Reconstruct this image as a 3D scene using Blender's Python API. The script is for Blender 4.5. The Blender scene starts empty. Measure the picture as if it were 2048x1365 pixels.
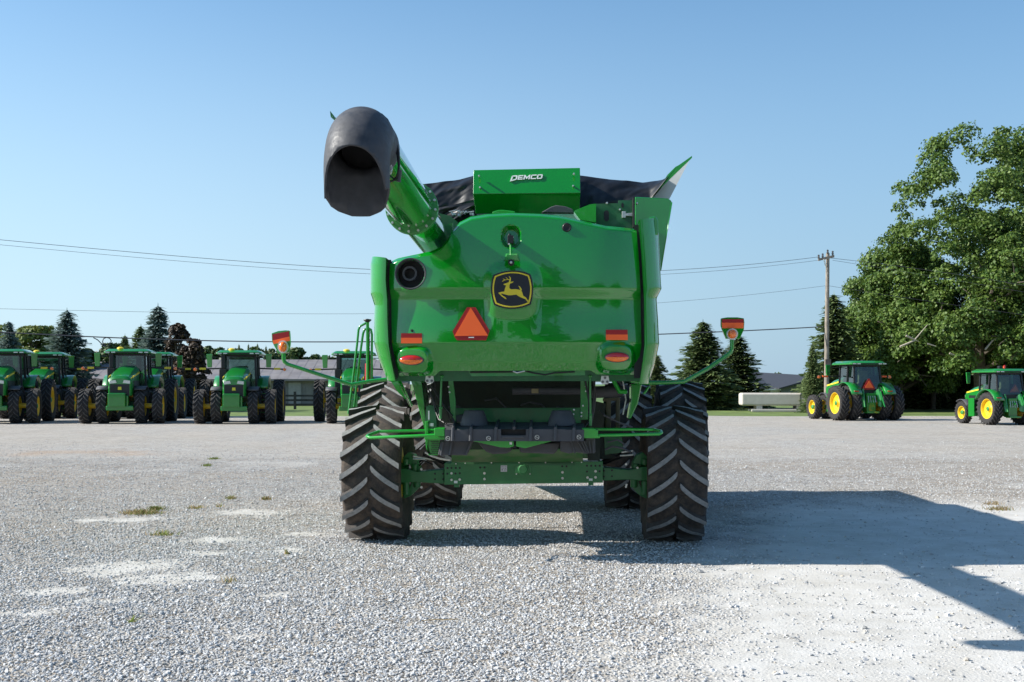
import bpy, bmesh, math, random
import numpy as np
from mathutils import Vector, Matrix, noise
R = math.radians
rnd = random.Random(7)
S = bpy.context.scene
COL = S.collection

# ------------------------------------------------------------------ camera
F, HZ, CX, HC = 2300.0, 768.0, 1024.0, 1.95     # focal length and horizon measured on the 2048 px wide photograph
cd = bpy.data.cameras.new('camera'); cam = bpy.data.objects.new('camera', cd); COL.objects.link(cam)
cd.sensor_width = 36; cd.lens = 36 * F / 2048; cd.shift_y = (HZ - 682.5) / 2048
cd.clip_start = 0.1; cd.clip_end = 5000
cam.location = (0, 0, HC); cam.rotation_euler = (R(90), 0, 0)
S.camera = cam

# ------------------------------------------------------------------ light
SUN_EL = R(34.6)
world = bpy.data.worlds.new('World'); S.world = world; world.use_nodes = True
wn = world.node_tree; wn.nodes.clear()
sky = wn.nodes.new('ShaderNodeTexSky'); sky.sky_type = 'NISHITA'; sky.sun_disc = False
sky.sun_elevation = SUN_EL; sky.sun_rotation = R(-88); sky.air_density = 1.0; sky.dust_density = 0.8; sky.ozone_density = 3.5
sky.altitude = 200
bg = wn.nodes.new('ShaderNodeBackground'); bg.inputs[1].default_value = 0.097
wo = wn.nodes.new('ShaderNodeOutputWorld')
_g = wn.nodes.new('ShaderNodeTexCoord'); _s = wn.nodes.new('ShaderNodeSeparateXYZ'); wn.links.new(_g.outputs['Generated'], _s.inputs[0])
def _mr(src, a, b_, c, d):
    n = wn.nodes.new('ShaderNodeMapRange'); n.interpolation_type = 'SMOOTHSTEP'; wn.links.new(src, n.inputs[0])
    for i, v in enumerate((a, b_, c, d)): n.inputs[i + 1].default_value = v
    return n.outputs[0]
_hz = wn.nodes.new('ShaderNodeMix'); _hz.data_type = 'RGBA'; _hz.inputs[6].default_value = (4.9, 4.9, 5.6, 1); _hz.inputs[7].default_value = (2.7, 3.05, 4.0, 1)
wn.links.new(_mr(_s.outputs[0], -0.45, 0.45, 0, 1), _hz.inputs[0])
_sk = wn.nodes.new('ShaderNodeMix'); _sk.data_type = 'RGBA'; wn.links.new(_mr(_s.outputs[2], -0.02, 0.42, 0.85, 0.0), _sk.inputs[0])
wn.links.new(sky.outputs[0], _sk.inputs[6]); wn.links.new(_hz.outputs[2], _sk.inputs[7]); _tn = wn.nodes.new('ShaderNodeMix'); _tn.data_type = 'RGBA'; _tn.blend_type = 'MULTIPLY'; _tn.inputs[0].default_value = 1; _tn.inputs[7].default_value = (0.80, 1.03, 1.06, 1)
wn.links.new(_sk.outputs[2], _tn.inputs[6]); wn.links.new(_tn.outputs[2], bg.inputs[0]); wn.links.new(bg.outputs[0], wo.inputs[0])
sd = bpy.data.lights.new('sun', 'SUN'); sd.energy = 4.6; sd.angle = R(0.53); sd.color = (1.0, 0.955, 0.88)
sun = bpy.data.objects.new('sun', sd); COL.objects.link(sun)
sun.rotation_euler = Vector((1, 0.03, -math.tan(SUN_EL))).to_track_quat('-Z', 'Y').to_euler()
S.view_settings.view_transform = 'Standard'; S.view_settings.look = 'None'
S.view_settings.exposure = 0.80; S.view_settings.gamma = 1.0; S.view_settings.use_curve_mapping = False
S.cycles.max_bounces = 8; S.cycles.transparent_max_bounces = 24

# ------------------------------------------------------------------ helpers
def tag(o, label=None, cat=None, group=None, kind=None):
    if label: o['label'] = label
    if cat: o['category'] = cat
    if group: o['group'] = group
    if kind: o['kind'] = kind
    return o
def empty(name, loc=(0, 0, 0), rz=0.0, parent=None, **k):
    o = bpy.data.objects.new(name, None); COL.objects.link(o); o.location = loc; o.rotation_euler = (0, 0, rz)
    o.empty_display_size = 0.3
    if parent: o.parent = parent
    tag(o, **k); return o
def copy_tree(o, parent=None):
    c = o.copy(); COL.objects.link(c); c.parent = parent
    for ch in list(o.children): copy_tree(ch, c)
    return c
def W(px, py, Y):
    return Vector(((px - CX) / F * Y, Y, HC + (HZ - py) / F * Y))
def G(px, py):            # the ground point seen at a pixel
    Y = HC * F / (py - HZ); return ((px - CX) / F * Y, Y)
def interp(x, pts):
    if x <= pts[0][0]: return pts[0][1]
    for (a, b), (c, d) in zip(pts, pts[1:]):
        if x <= c: return b + (d - b) * (x - a) / (c - a)
    return pts[-1][1]
def sm(a, b, x):
    t = max(0.0, min(1.0, (x - a) / (b - a))); return t * t * (3 - 2 * t)

class B:
    """collects shapes into one mesh"""
    def __init__(s): s.bm = bmesh.new()
    def face(s, pts, m=0):
        vs = [s.bm.verts.new(p) for p in pts]
        f = s.bm.faces.new(vs); f.material_index = m; return f
    def box(s, x0, x1, y0, y1, z0, z1, m=0):
        return s.hexa([(x0, y0, z0), (x1, y0, z0), (x1, y1, z0), (x0, y1, z0), (x0, y0, z1), (x1, y0, z1), (x1, y1, z1), (x0, y1, z1)], m)
    def hexa(s, p, m=0):
        v = [s.bm.verts.new(q) for q in p]
        for idx in ((0, 3, 2, 1), (4, 5, 6, 7), (0, 1, 5, 4), (1, 2, 6, 5), (2, 3, 7, 6), (3, 0, 4, 7)):
            s.bm.faces.new([v[i] for i in idx]).material_index = m
        return s
    def prism(s, a, b, m=0):      # two matching outlines of 3-D points
        va = [s.bm.verts.new(q) for q in a]; vb = [s.bm.verts.new(q) for q in b]; n = len(a)
        s.bm.faces.new(va).material_index = m; s.bm.faces.new(vb[::-1]).material_index = m
        for i in range(n):
            s.bm.faces.new([va[i], vb[i], vb[(i + 1) % n], va[(i + 1) % n]]).material_index = m
        return s
    def ring(s, outer, inner, dy, m=0):   # flat ring with depth dy along y
        n = len(outer); L = []
        for pts, d in ((outer, 0), (inner, 0), (inner, dy), (outer, dy)):
            L.append([s.bm.verts.new((p[0], p[1] + d, p[2])) for p in pts])
        for k in range(4):
            A, C = L[k], L[(k + 1) % 4]
            for i in range(n):
                s.bm.faces.new([A[i], C[i], C[(i + 1) % n], A[(i + 1) % n]]).material_index = m
        return s
    def tube(s, pts, r, n=8, m=0, caps=True):
        pts = [Vector(p) for p in pts]; rs = r if isinstance(r, (list, tuple)) else [r] * len(pts)
        up = None; prev = None
        for i, p in enumerate(pts):
            if i == 0: t = pts[1] - p
            elif i == len(pts) - 1: t = p - pts[-2]
            else: t = (pts[i + 1] - p).normalized() + (p - pts[i - 1]).normalized()
            t.normalize()
            if up is None:
                up = Vector((0, 0, 1)) if abs(t.z) < 0.9 else Vector((1, 0, 0))
            a = (up - t * up.dot(t)).normalized(); b = t.cross(a); up = a
            rg = [s.bm.verts.new(p + (a * math.cos(2 * math.pi * k / n) + b * math.sin(2 * math.pi * k / n)) * rs[i]) for k in range(n)]
            if prev:
                for k in range(n):
                    s.bm.faces.new([prev[k], prev[(k + 1) % n], rg[(k + 1) % n], rg[k]]).material_index = m
            elif caps: s.bm.faces.new(rg[::-1]).material_index = m
            prev = rg
        if caps: s.bm.faces.new(prev).material_index = m
        return s
    def cyl(s, p0, p1, r0, r1=None, n=16, m=0): return s.tube([p0, p1], [r0, r0 if r1 is None else r1], n, m)
    def lathe(s, prof, o=(0, 0, 0), axis='x', n=32, m=0, close=False, ms=None, caps=True):
        o = Vector(o); rings = []
        for (a, r) in prof:
            rg = []
            for k in range(n):
                t = 2 * math.pi * k / n; c, q = math.cos(t) * r, math.sin(t) * r
                v = (a, c, q) if axis == 'x' else ((c, a, q) if axis == 'y' else (c, q, a))
                rg.append(s.bm.verts.new(o + Vector(v)))
            rings.append(rg)
        seg = list(zip(rings, rings[1:]))
        if close: seg.append((rings[-1], rings[0]))
        for j, (A, C) in enumerate(seg):
            for k in range(n):
                s.bm.faces.new([A[k], A[(k + 1) % n], C[(k + 1) % n], C[k]]).material_index = ms[j] if ms else m
        if not close and caps:
            if prof[0][1] > 1e-4: s.bm.faces.new(rings[0][::-1]).material_index = ms[0] if ms else m
            if prof[-1][1] > 1e-4: s.bm.faces.new(rings[-1]).material_index = ms[-1] if ms else m
        return s
    def grid(s, fn, nu, nv, m=0, skip=None):
        V = [[s.bm.verts.new(fn(i / nu, j / nv)) for j in range(nv + 1)] for i in range(nu + 1)]
        for i in range(nu):
            for j in range(nv):
                if skip and skip((i + .5) / nu, (j + .5) / nv): continue
                s.bm.faces.new([V[i][j], V[i + 1][j], V[i + 1][j + 1], V[i][j + 1]]).material_index = m
        return s
    def obj(s, name, mats, parent=None, angle=35, bevel=0, thick=0, **k):
        bmesh.ops.remove_doubles(s.bm, verts=s.bm.verts, dist=1e-5)
        bmesh.ops.recalc_face_normals(s.bm, faces=s.bm.faces)
        me = bpy.data.meshes.new(name); s.bm.to_mesh(me); s.bm.free()
        if angle:
            me.polygons.foreach_set('use_smooth', [True] * len(me.polygons)); me.set_sharp_from_angle(angle=R(angle))
        for mm in (mats if isinstance(mats, (list, tuple)) else [mats]): me.materials.append(mm)
        o = bpy.data.objects.new(name, me); COL.objects.link(o)
        if parent: o.parent = parent
        if thick:
            md = o.modifiers.new('solid', 'SOLIDIFY'); md.thickness = thick; md.offset = 0
        if bevel:
            md = o.modifiers.new('bevel', 'BEVEL'); md.width = bevel; md.segments = 2; md.limit_method = 'ANGLE'; md.angle_limit = R(40)
            md.harden_normals = True
        tag(o, **k); return o

def quads_obj(name, V, mats, parent=None, idx=None, smooth=False, extra=None, **k):
    """V: N x 4 x 3 array of loose quads (leaves, needles)"""
    V = np.asarray(V, dtype=np.float32); n = len(V); me = bpy.data.meshes.new(name)
    me.vertices.add(n * 4); me.vertices.foreach_set('co', V.reshape(-1))
    me.loops.add(n * 4); me.loops.foreach_set('vertex_index', np.arange(n * 4, dtype=np.int32))
    me.polygons.add(n); me.polygons.foreach_set('loop_start', np.arange(0, n * 4, 4, dtype=np.int32))
    if idx is not None: me.polygons.foreach_set('material_index', np.asarray(idx, dtype=np.int32))
    me.update(calc_edges=True)
    for mm in mats: me.materials.append(mm)
    o = bpy.data.objects.new(name, me); COL.objects.link(o)
    if parent: o.parent = parent
    tag(o, **k); return o

# ------------------------------------------------------------------ materials
def new_mat(name):
    m = bpy.data.materials.new(name); m.use_nodes = True
    return m, m.node_tree, m.node_tree.nodes['Principled BSDF']
def M(name, col, rough=0.5, metal=0.0, coat=0.0, var=0.12, scale=6.0, bump=0.0, bscale=60.0, dust=0.0, spec=0.5, dustcol=(0.32, 0.28, 0.22)):
    m, t, p = new_mat(name); N, L = t.nodes, t.links
    p.inputs['Roughness'].default_value = rough; p.inputs['Metallic'].default_value = metal
    p.inputs['Coat Weight'].default_value = coat; p.inputs['Coat Roughness'].default_value = 0.02; p.inputs['Coat IOR'].default_value = 1.6
    p.inputs['Specular IOR Level'].default_value = spec
    tc = N.new('ShaderNodeTexCoord'); nz = N.new('ShaderNodeTexNoise'); nz.inputs['Scale'].default_value = scale; nz.inputs['Detail'].default_value = 6
    L.new(tc.outputs['Object'], nz.inputs['Vector'])
    mr = N.new('ShaderNodeMapRange'); mr.inputs[1].default_value = 0.3; mr.inputs[2].default_value = 0.7
    mr.inputs[3].default_value = 1 - var; mr.inputs[4].default_value = 1 + var
    L.new(nz.outputs[0], mr.inputs[0])
    mx = N.new('ShaderNodeMix'); mx.data_type = 'RGBA'; mx.blend_type = 'MULTIPLY'; mx.inputs[0].default_value = 1
    mx.inputs[6].default_value = (*col, 1); L.new(mr.outputs[0], mx.inputs[7])
    out = mx.outputs[2]
    if dust:
        n2 = N.new('ShaderNodeTexNoise'); n2.inputs['Scale'].default_value = scale * 0.9; n2.inputs['Detail'].default_value = 9; n2.inputs['Roughness'].default_value = 0.7
        L.new(tc.outputs['Object'], n2.inputs['Vector'])
        m2 = N.new('ShaderNodeMapRange'); m2.inputs[1].default_value = 0.38; m2.inputs[2].default_value = 0.72; m2.inputs[4].default_value = dust
        L.new(n2.outputs[0], m2.inputs[0])
        x2 = N.new('ShaderNodeMix'); x2.data_type = 'RGBA'; x2.inputs[7].default_value = (*dustcol, 1)
        L.new(m2.outputs[0], x2.inputs[0]); L.new(out, x2.inputs[6]); out = x2.outputs[2]
        r2 = N.new('ShaderNodeMapRange'); r2.inputs[2].default_value = max(dust, .01); r2.inputs[3].default_value = rough; r2.inputs[4].default_value = min(1, rough + .45)
        L.new(m2.outputs[0], r2.inputs[0]); L.new(r2.outputs[0], p.inputs['Roughness'])
    L.new(out, p.inputs['Base Color'])
    if bump:
        nb = N.new('ShaderNodeTexNoise'); nb.inputs['Scale'].default_value = bscale; nb.inputs['Detail'].default_value = 5
        L.new(tc.outputs['Object'], nb.inputs['Vector'])
        bn = N.new('ShaderNodeBump'); bn.inputs['Strength'].default_value = bump; bn.inputs['Distance'].default_value = 0.01
        L.new(nb.outputs[0], bn.inputs['Height']); L.new(bn.outputs[0], p.inputs['Normal'])
    return m
GREEN = M('green_paint', (0.001, 0.225, 0.010), 0.17, 0, 1.0, var=0.04, scale=2, bump=0.03, bscale=5)
GREEND = M('dusty_green_paint', (0.006, 0.22, 0.03), 0.36, 0, 0.4, var=0.1, dust=0.22, scale=4)
GREENL = M('bright_green_paint', (0.01, 0.32, 0.02), 0.35, 0, 0.5, var=0.06)
DARKG = M('dark_green_steel', (0.004, 0.12, 0.035), 0.45, 0, 0.2, var=0.15, dust=0.12)
BLACKP = M('black_plastic', (0.055, 0.057, 0.066), 0.5, var=0.12, bump=0.12, bscale=180, dust=0.10)
BLACK = M('black_steel', (0.008, 0.008, 0.009), 0.5)
SPOUT = M('rubber_spout', (0.036, 0.038, 0.046), 0.5, var=0.2, bump=0.12, bscale=30, scale=14, dust=0.35, dustcol=(0.13, 0.13, 0.14))
TARP = M('black_vinyl_tarp', (0.005, 0.005, 0.006), 0.42, var=0.2, bump=0.45, bscale=6)
YEL = M('yellow_paint', (0.80, 0.52, 0.004), 0.42, 0, 0.3, var=0.08, dust=0.10)
YELD = M('yellow_decal', (0.72, 0.56, 0.03), 0.5, var=0.03)
TYRE = M('tyre_rubber', (0.030, 0.026, 0.024), 0.85, var=0.3, scale=11, bump=0.6, bscale=55, dust=0.75, dustcol=(0.15, 0.11, 0.082))
LUG = M('worn_lug_rubber', (0.25, 0.245, 0.24), 0.9, var=0.25, scale=25, bump=0.6, bscale=120, dust=0.55, dustcol=(0.36, 0.34, 0.32))
LUGS = M('lug_side_rubber', (0.045, 0.04, 0.037), 0.85, var=0.3, scale=18, bump=0.5, bscale=70, dust=0.4, dustcol=(0.10, 0.08, 0.065))
LUGD = M('far_lug_rubber', (0.065, 0.062, 0.06), 0.85, var=0.3, scale=9, dust=0.4, dustcol=(0.13, 0.11, 0.09))
TYRED = M('far_tyre_rubber', (0.022, 0.021, 0.022), 0.85, var=0.3, scale=9, dust=0.3, dustcol=(0.07, 0.058, 0.05))
ORANGE = M('fluorescent_orange', (1.0, 0.135, 0.02), 0.6, var=0.02)
RED = M('red_reflector', (0.34, 0.006, 0.008), 0.4, var=0.05)
REDL = M('red_lens', (0.52, 0.01, 0.01), 0.12, 0, 0.8, var=0.12, scale=50)
AMBER = M('amber_lens', (0.90, 0.17, 0.004), 0.12, 0, 0.8, var=0.15, scale=60, bump=0.3, bscale=90)
WHITE = M('white_decal', (0.72, 0.76, 0.72), 0.5, var=0.04)
CHROME = M('zinc_steel', (0.62, 0.62, 0.58), 0.35, 0.75, var=0.15, scale=30)
GREYP = M('grey_sheet', (0.60, 0.60, 0.57), 0.5, 0.1, var=0.06)
TAN = M('tan_steel', (0.24, 0.19, 0.10), 0.7, var=0.25, dust=0.2)
def glass_mat():
    m, t, p = new_mat('cab_glass'); N, L = t.nodes, t.links
    tr = N.new('ShaderNodeBsdfTransparent'); tr.inputs[0].default_value = (0.42, 0.58, 0.56, 1)
    gl = N.new('ShaderNodeBsdfGlossy'); gl.inputs['Roughness'].default_value = 0.03
    lw_ = N.new('ShaderNodeLayerWeight'); lw_.inputs[0].default_value = .5; fr = N.new('ShaderNodeMapRange'); fr.inputs[1].default_value = .3; fr.inputs[3].default_value = .09; fr.inputs[4].default_value = .55; L.new(lw_.outputs['Facing'], fr.inputs[0])
    mx = N.new('ShaderNodeMixShader'); L.new(fr.outputs[0], mx.inputs[0]); L.new(tr.outputs[0], mx.inputs[1]); L.new(gl.outputs[0], mx.inputs[2])
    L.new(mx.outputs[0], N['Material Output'].inputs[0]); return m
GLASS = glass_mat()
# ------------------------------------------------------------------ ground
DUST = []   # compacted dusty spots: centre on the ground, radii
for px, py, wx, wy in [(250, 1140, 130, 16), (350, 1162, 120, 13), (110, 1183, 75, 8), (60, 1228, 70, 9), (440, 1082, 75, 8), (500, 1028, 80, 8), (240, 1042, 95, 6),
                       (410, 1109, 55, 5), (580, 1104, 45, 7), (545, 1192, 40, 5), (490, 1276, 55, 8), (620, 1070, 50, 5), (200, 1205, 60, 6), (110, 905, 70, 5), (270, 908, 50, 4)]:
    x, y = G(px, py); x1, _ = G(px + wx, py); _, y1 = G(px, py - wy); DUST.append((x, y, abs(x1 - x), abs(y1 - y)))
def dustmask(x, y):
    n = noise.noise(Vector((x * 1.1, y * .9, 3.1))) ; n2 = noise.noise(Vector((x * 4.5, y * 3.5, 7.7)))
    n3 = noise.noise(Vector((x * .35, y * .3, 1.3)))
    n3b = noise.noise(Vector((x * 11, y * 8, 2.7)))
    edge = 0.75 + 0.20 * (y - 7.5) + (0 if y < 12 else (y - 12) * .12)
    a = sm(-0.5, 1.1, x - edge + n * 0.8 + n2 * .5) * (1 - sm(17, 20.5, y + n))
    a *= 0.90 + 0.10 * sm(-.4, .5, n2)
    d = 0
    for cx, cy, rx, ry in DUST:
        if abs(x - cx) < rx * 2 and abs(y - cy) < ry * 2:
            q = ((x - cx) / rx) ** 2 + ((y - cy) / ry) ** 2
            d = max(d, .8 * (1 - sm(-0.1, 1.5, q + n2 * 1.1 + n3b * .8 + n * .4)))
    b = sm(0.28, 0.55, n3 + n * .3) * .35 * sm(13, 20, y)
    return max(a, d, b)
def ground_mat():
    m, t, p = new_mat('gravel'); N, L = t.nodes, t.links
    def node(k, **kw):
        n = N.new(k)
        for a, v in kw.items(): setattr(n, a, v)
        return n
    tc = node('ShaderNodeTexCoord')
    def noi(sc, det=4, ro=.6):
        n = node('ShaderNodeTexNoise'); n.inputs['Scale'].default_value = sc; n.inputs['Detail'].default_value = det; n.inputs['Roughness'].default_value = ro
        L.new(tc.outputs['Object'], n.inputs['Vector']); return n.outputs[0]
    def mapr(s, a, b, c, d):
        n = node('ShaderNodeMapRange'); L.new(s, n.inputs[0])
        for i, v in enumerate((a, b, c, d)): n.inputs[i + 1].default_value = v
        return n.outputs[0]
    def mix(f, a, b, mode='MIX'):
        n = node('ShaderNodeMix', data_type='RGBA', blend_type=mode)
        for s, v in ((0, f), (6, a), (7, b)):
            if hasattr(v, 'is_linked') or hasattr(v, 'links'): L.new(v, n.inputs[s])
            else: n.inputs[s].default_value = v if not isinstance(v, tuple) else (*v, 1)
        return n.outputs[2]
    at = node('ShaderNodeAttribute', attribute_name='dust')
    vo = node('ShaderNodeTexVoronoi'); vo.inputs['Scale'].default_value = 34; L.new(tc.outputs['Object'], vo.inputs['Vector'])
    sep = node('ShaderNodeSeparateColor'); L.new(vo.outputs['Color'], sep.inputs[0])
    vo2 = node('ShaderNodeTexVoronoi'); vo2.inputs['Scale'].default_value = 17; L.new(tc.outputs['Object'], vo2.inputs['Vector'])
    sep2 = node('ShaderNodeSeparateColor'); L.new(vo2.outputs['Color'], sep2.inputs[0])
    stone = mix(mapr(sep.outputs[0], 0, 1, 0, 1), (0.31, 0.306, 0.297), (0.61, 0.60, 0.575))
    stone = mix(mapr(sep2.outputs[1], .55, 1, 0, .7), stone, (0.42, 0.35, 0.27))
    stone = mix(mapr(sep2.outputs[0], .8, 1, 0, .8), stone, (0.13, 0.125, 0.12))
    stone = mix(mapr(noi(.16, 5), .42, .64, 0, .55), stone, (0.44, 0.37, 0.285))
    stone = mix(mapr(noi(1.3, 7, .7), .52, .72, 0, .35), stone, (0.24, 0.22, 0.195))
    sx_ = node('ShaderNodeSeparateXYZ'); L.new(tc.outputs['Object'], sx_.inputs[0]); far_ = node('ShaderNodeMath', operation='MULTIPLY'); L.new(mapr(sx_.outputs[1], 17, 42, 0, 1), far_.inputs[0]); L.new(mapr(noi(.30, 7, .7), .40, .62, .0, .75), far_.inputs[1])
    stone = mix(far_.outputs[0], stone, (0.50, 0.445, 0.38))
    stone = mix(mapr(noi(4.5, 8, .8), .40, .64, 0, .85), stone, mix(1.0, stone, (.62, .61, .60), 'MULTIPLY'))
    stone = mix(mapr(noi(.9, 9, .85), .44, .60, 0, .9), stone, mix(1.0, stone, (.80, .77, .74), 'MULTIPLY'))
    dcol = mix(mapr(noi(2.2, 8, .7), .35, .65, 0, 1), (0.50, 0.475, 0.43), (0.62, 0.60, 0.565))
    dcol = mix(mapr(noi(120, 3), .55, .75, 0, .5), dcol, (0.30, 0.28, 0.25))
    col = mix(at.outputs['Fac'], stone, dcol)
    # rusty clay stain
    st = node('ShaderNodeAttribute', attribute_name='stain'); 
    col = mix(st.outputs['Fac'], col, (0.40, 0.27, 0.17))
    L.new(col, p.inputs['Base Color']); p.inputs['Roughness'].default_value = 0.92; p.inputs['Specular IOR Level'].default_value = 0.25
    bn = node('ShaderNodeBump'); bn.inputs['Distance'].default_value = 0.03
    inv = mapr(vo.outputs['Distance'], 0, .6, 1, 0)
    st2 = mapr(at.outputs['Fac'], 0, 1, 1.0, 0.10)
    L.new(st2, bn.inputs['Strength']); L.new(inv, bn.inputs['Height'])
    b2 = node('ShaderNodeBump'); b2.inputs['Distance'].default_value = 0.012; b2.inputs['Strength'].default_value = .5
    L.new(noi(70, 6, .7), b2.inputs['Height']); L.new(bn.outputs[0], b2.inputs['Normal']); L.new(b2.outputs[0], p.inputs['Normal'])
    return m
GRAVEL = ground_mat()
def gh(x, y):     # gentle undulation of the yard
    f = sm(5, 9, y) * (1 - sm(30, 55, y))
    keep = 1 - math.exp(-((y - 14.4) / 1.5) ** 2) * 0.8
    return 0.018 * f * keep * (noise.noise(Vector((x * .5, y * .5, 0))) + .5 * noise.noise(Vector((x * 1.7, y * 1.5, 5))))
def gravel_yard():
    xs = list(np.concatenate([np.linspace(-90, -14, 20)[:-1], np.linspace(-14, 14, 281)[:-1], np.linspace(14, 90, 20)]))
    ys = list(np.concatenate([np.linspace(-60, 6, 12)[:-1], np.linspace(6, 26, 201)[:-1], np.linspace(26, 69, 40)]))
    nx, ny = len(xs), len(ys); vs = []; dm = []; stn = []
    sx, sy = G(110, 906); sx2, sy2 = G(290, 909)
    for j, y in enumerate(ys):
        for i, x in enumerate(xs):
            yy = y
            if j == ny - 1: yy = y + 1.6 * noise.noise(Vector((x * .15, 0, 9))) + (x > 0) * 0.0
            vs.append((x, yy, gh(x, y) + 0.010)); dm.append(dustmask(x, y) if 5 < y < 30 and abs(x) < 14 else 0.2)
            n = noise.noise(Vector((x * .8, y * .5, 2)))
            q = math.exp(-((x - sx) / 2.2) ** 2 - ((y - sy) / 1.6) ** 2) + .7 * math.exp(-((x - sx2) / 1.5) ** 2 - ((y - sy2) / .8) ** 2)
            stn.append(max(0, min(.5, .7 * q * (1.0 + 2.2 * n) - .25)))
    fs = [(j * nx + i, j * nx + i + 1, (j + 1) * nx + i + 1, (j + 1) * nx + i) for j in range(ny - 1) for i in range(nx - 1)]
    me = bpy.data.meshes.new('gravel_yard'); me.from_pydata(vs, [], fs)
    me.attributes.new('dust', 'FLOAT', 'POINT').data.foreach_set('value', dm)
    me.attributes.new('stain', 'FLOAT', 'POINT').data.foreach_set('value', stn)
    me.polygons.foreach_set('use_smooth', [True] * len(me.polygons)); me.materials.append(GRAVEL)
    o = bpy.data.objects.new('gravel_yard', me); COL.objects.link(o); tag(o, kind='structure', label='grey crushed stone yard with pale dusty patches')
gravel_yard()
GRASS = M('lawn_grass', (0.10, 0.155, 0.028), 0.9, var=0.45, scale=0.9, bump=0.6, bscale=8, dust=0.35, dustcol=(0.20, 0.20, 0.06))
FIELD = M('far_field', (0.085, 0.15, 0.035), 0.95, var=0.25, scale=0.03)
b = B(); b.face([(-2500, -2500, -0.02), (2500, -2500, -0.02), (2500, 4000, -0.02), (-2500, 4000, -0.02)]); b.obj('field', FIELD, kind='structure', label='flat green farmland reaching the horizon')
b = B(); b.grid(lambda u, v: (-160 + 320 * u, 62 + 40 * v, -0.006 + .03 * noise.noise(Vector((u * 60, v * 9, 0)))), 80, 12); b.obj('grass_verge', GRASS, kind='structure', label='mown grass strip between the yard and the fence')

# pebbles: instanced loose stone, one object
def pebble_mat():
    m, t, p = new_mat('pebble'); N, L = t.nodes, t.links
    oi = N.new('ShaderNodeObjectInfo'); cr = N.new('ShaderNodeValToRGB')
    e = cr.color_ramp.elements; e[0].position = 0; e[0].color = (0.29, 0.287, 0.28, 1); e[1].position = 1; e[1].color = (0.68, 0.675, 0.665, 1)
    for pos, c in ((.15, (.40, .40, .40)), (.5, (.53, .527, .52)), (.72, (.56, .56, .56)), (.8, (.45, .40, .33)), (.87, (.60, .60, .60))):
        q = cr.color_ramp.elements.new(pos); q.color = (*c, 1)
    L.new(oi.outputs['Random'], cr.inputs[0])
    tc = N.new('ShaderNodeTexCoord'); nz = N.new('ShaderNodeTexNoise'); nz.inputs['Scale'].default_value = 2.2; nz.inputs['Detail'].default_value = 5
    L.new(tc.outputs['Object'], nz.inputs['Vector'])
    mr = N.new('ShaderNodeMapRange'); mr.inputs[1].default_value = .3; mr.inputs[2].default_value = .7; mr.inputs[3].default_value = .8; mr.inputs[4].default_value = 1.15; L.new(nz.outputs[0], mr.inputs[0])
    mx = N.new('ShaderNodeMix'); mx.data_type = 'RGBA'; mx.blend_type = 'MULTIPLY'; mx.inputs[0].default_value = 1
    L.new(cr.outputs[0], mx.inputs[6]); L.new(mr.outputs[0], mx.inputs[7]); L.new(mx.outputs[2], p.inputs['Base Color'])
    p.inputs['Roughness'].default_value = .9; p.inputs['Specular IOR Level'].default_value = .3
    return m
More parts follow.
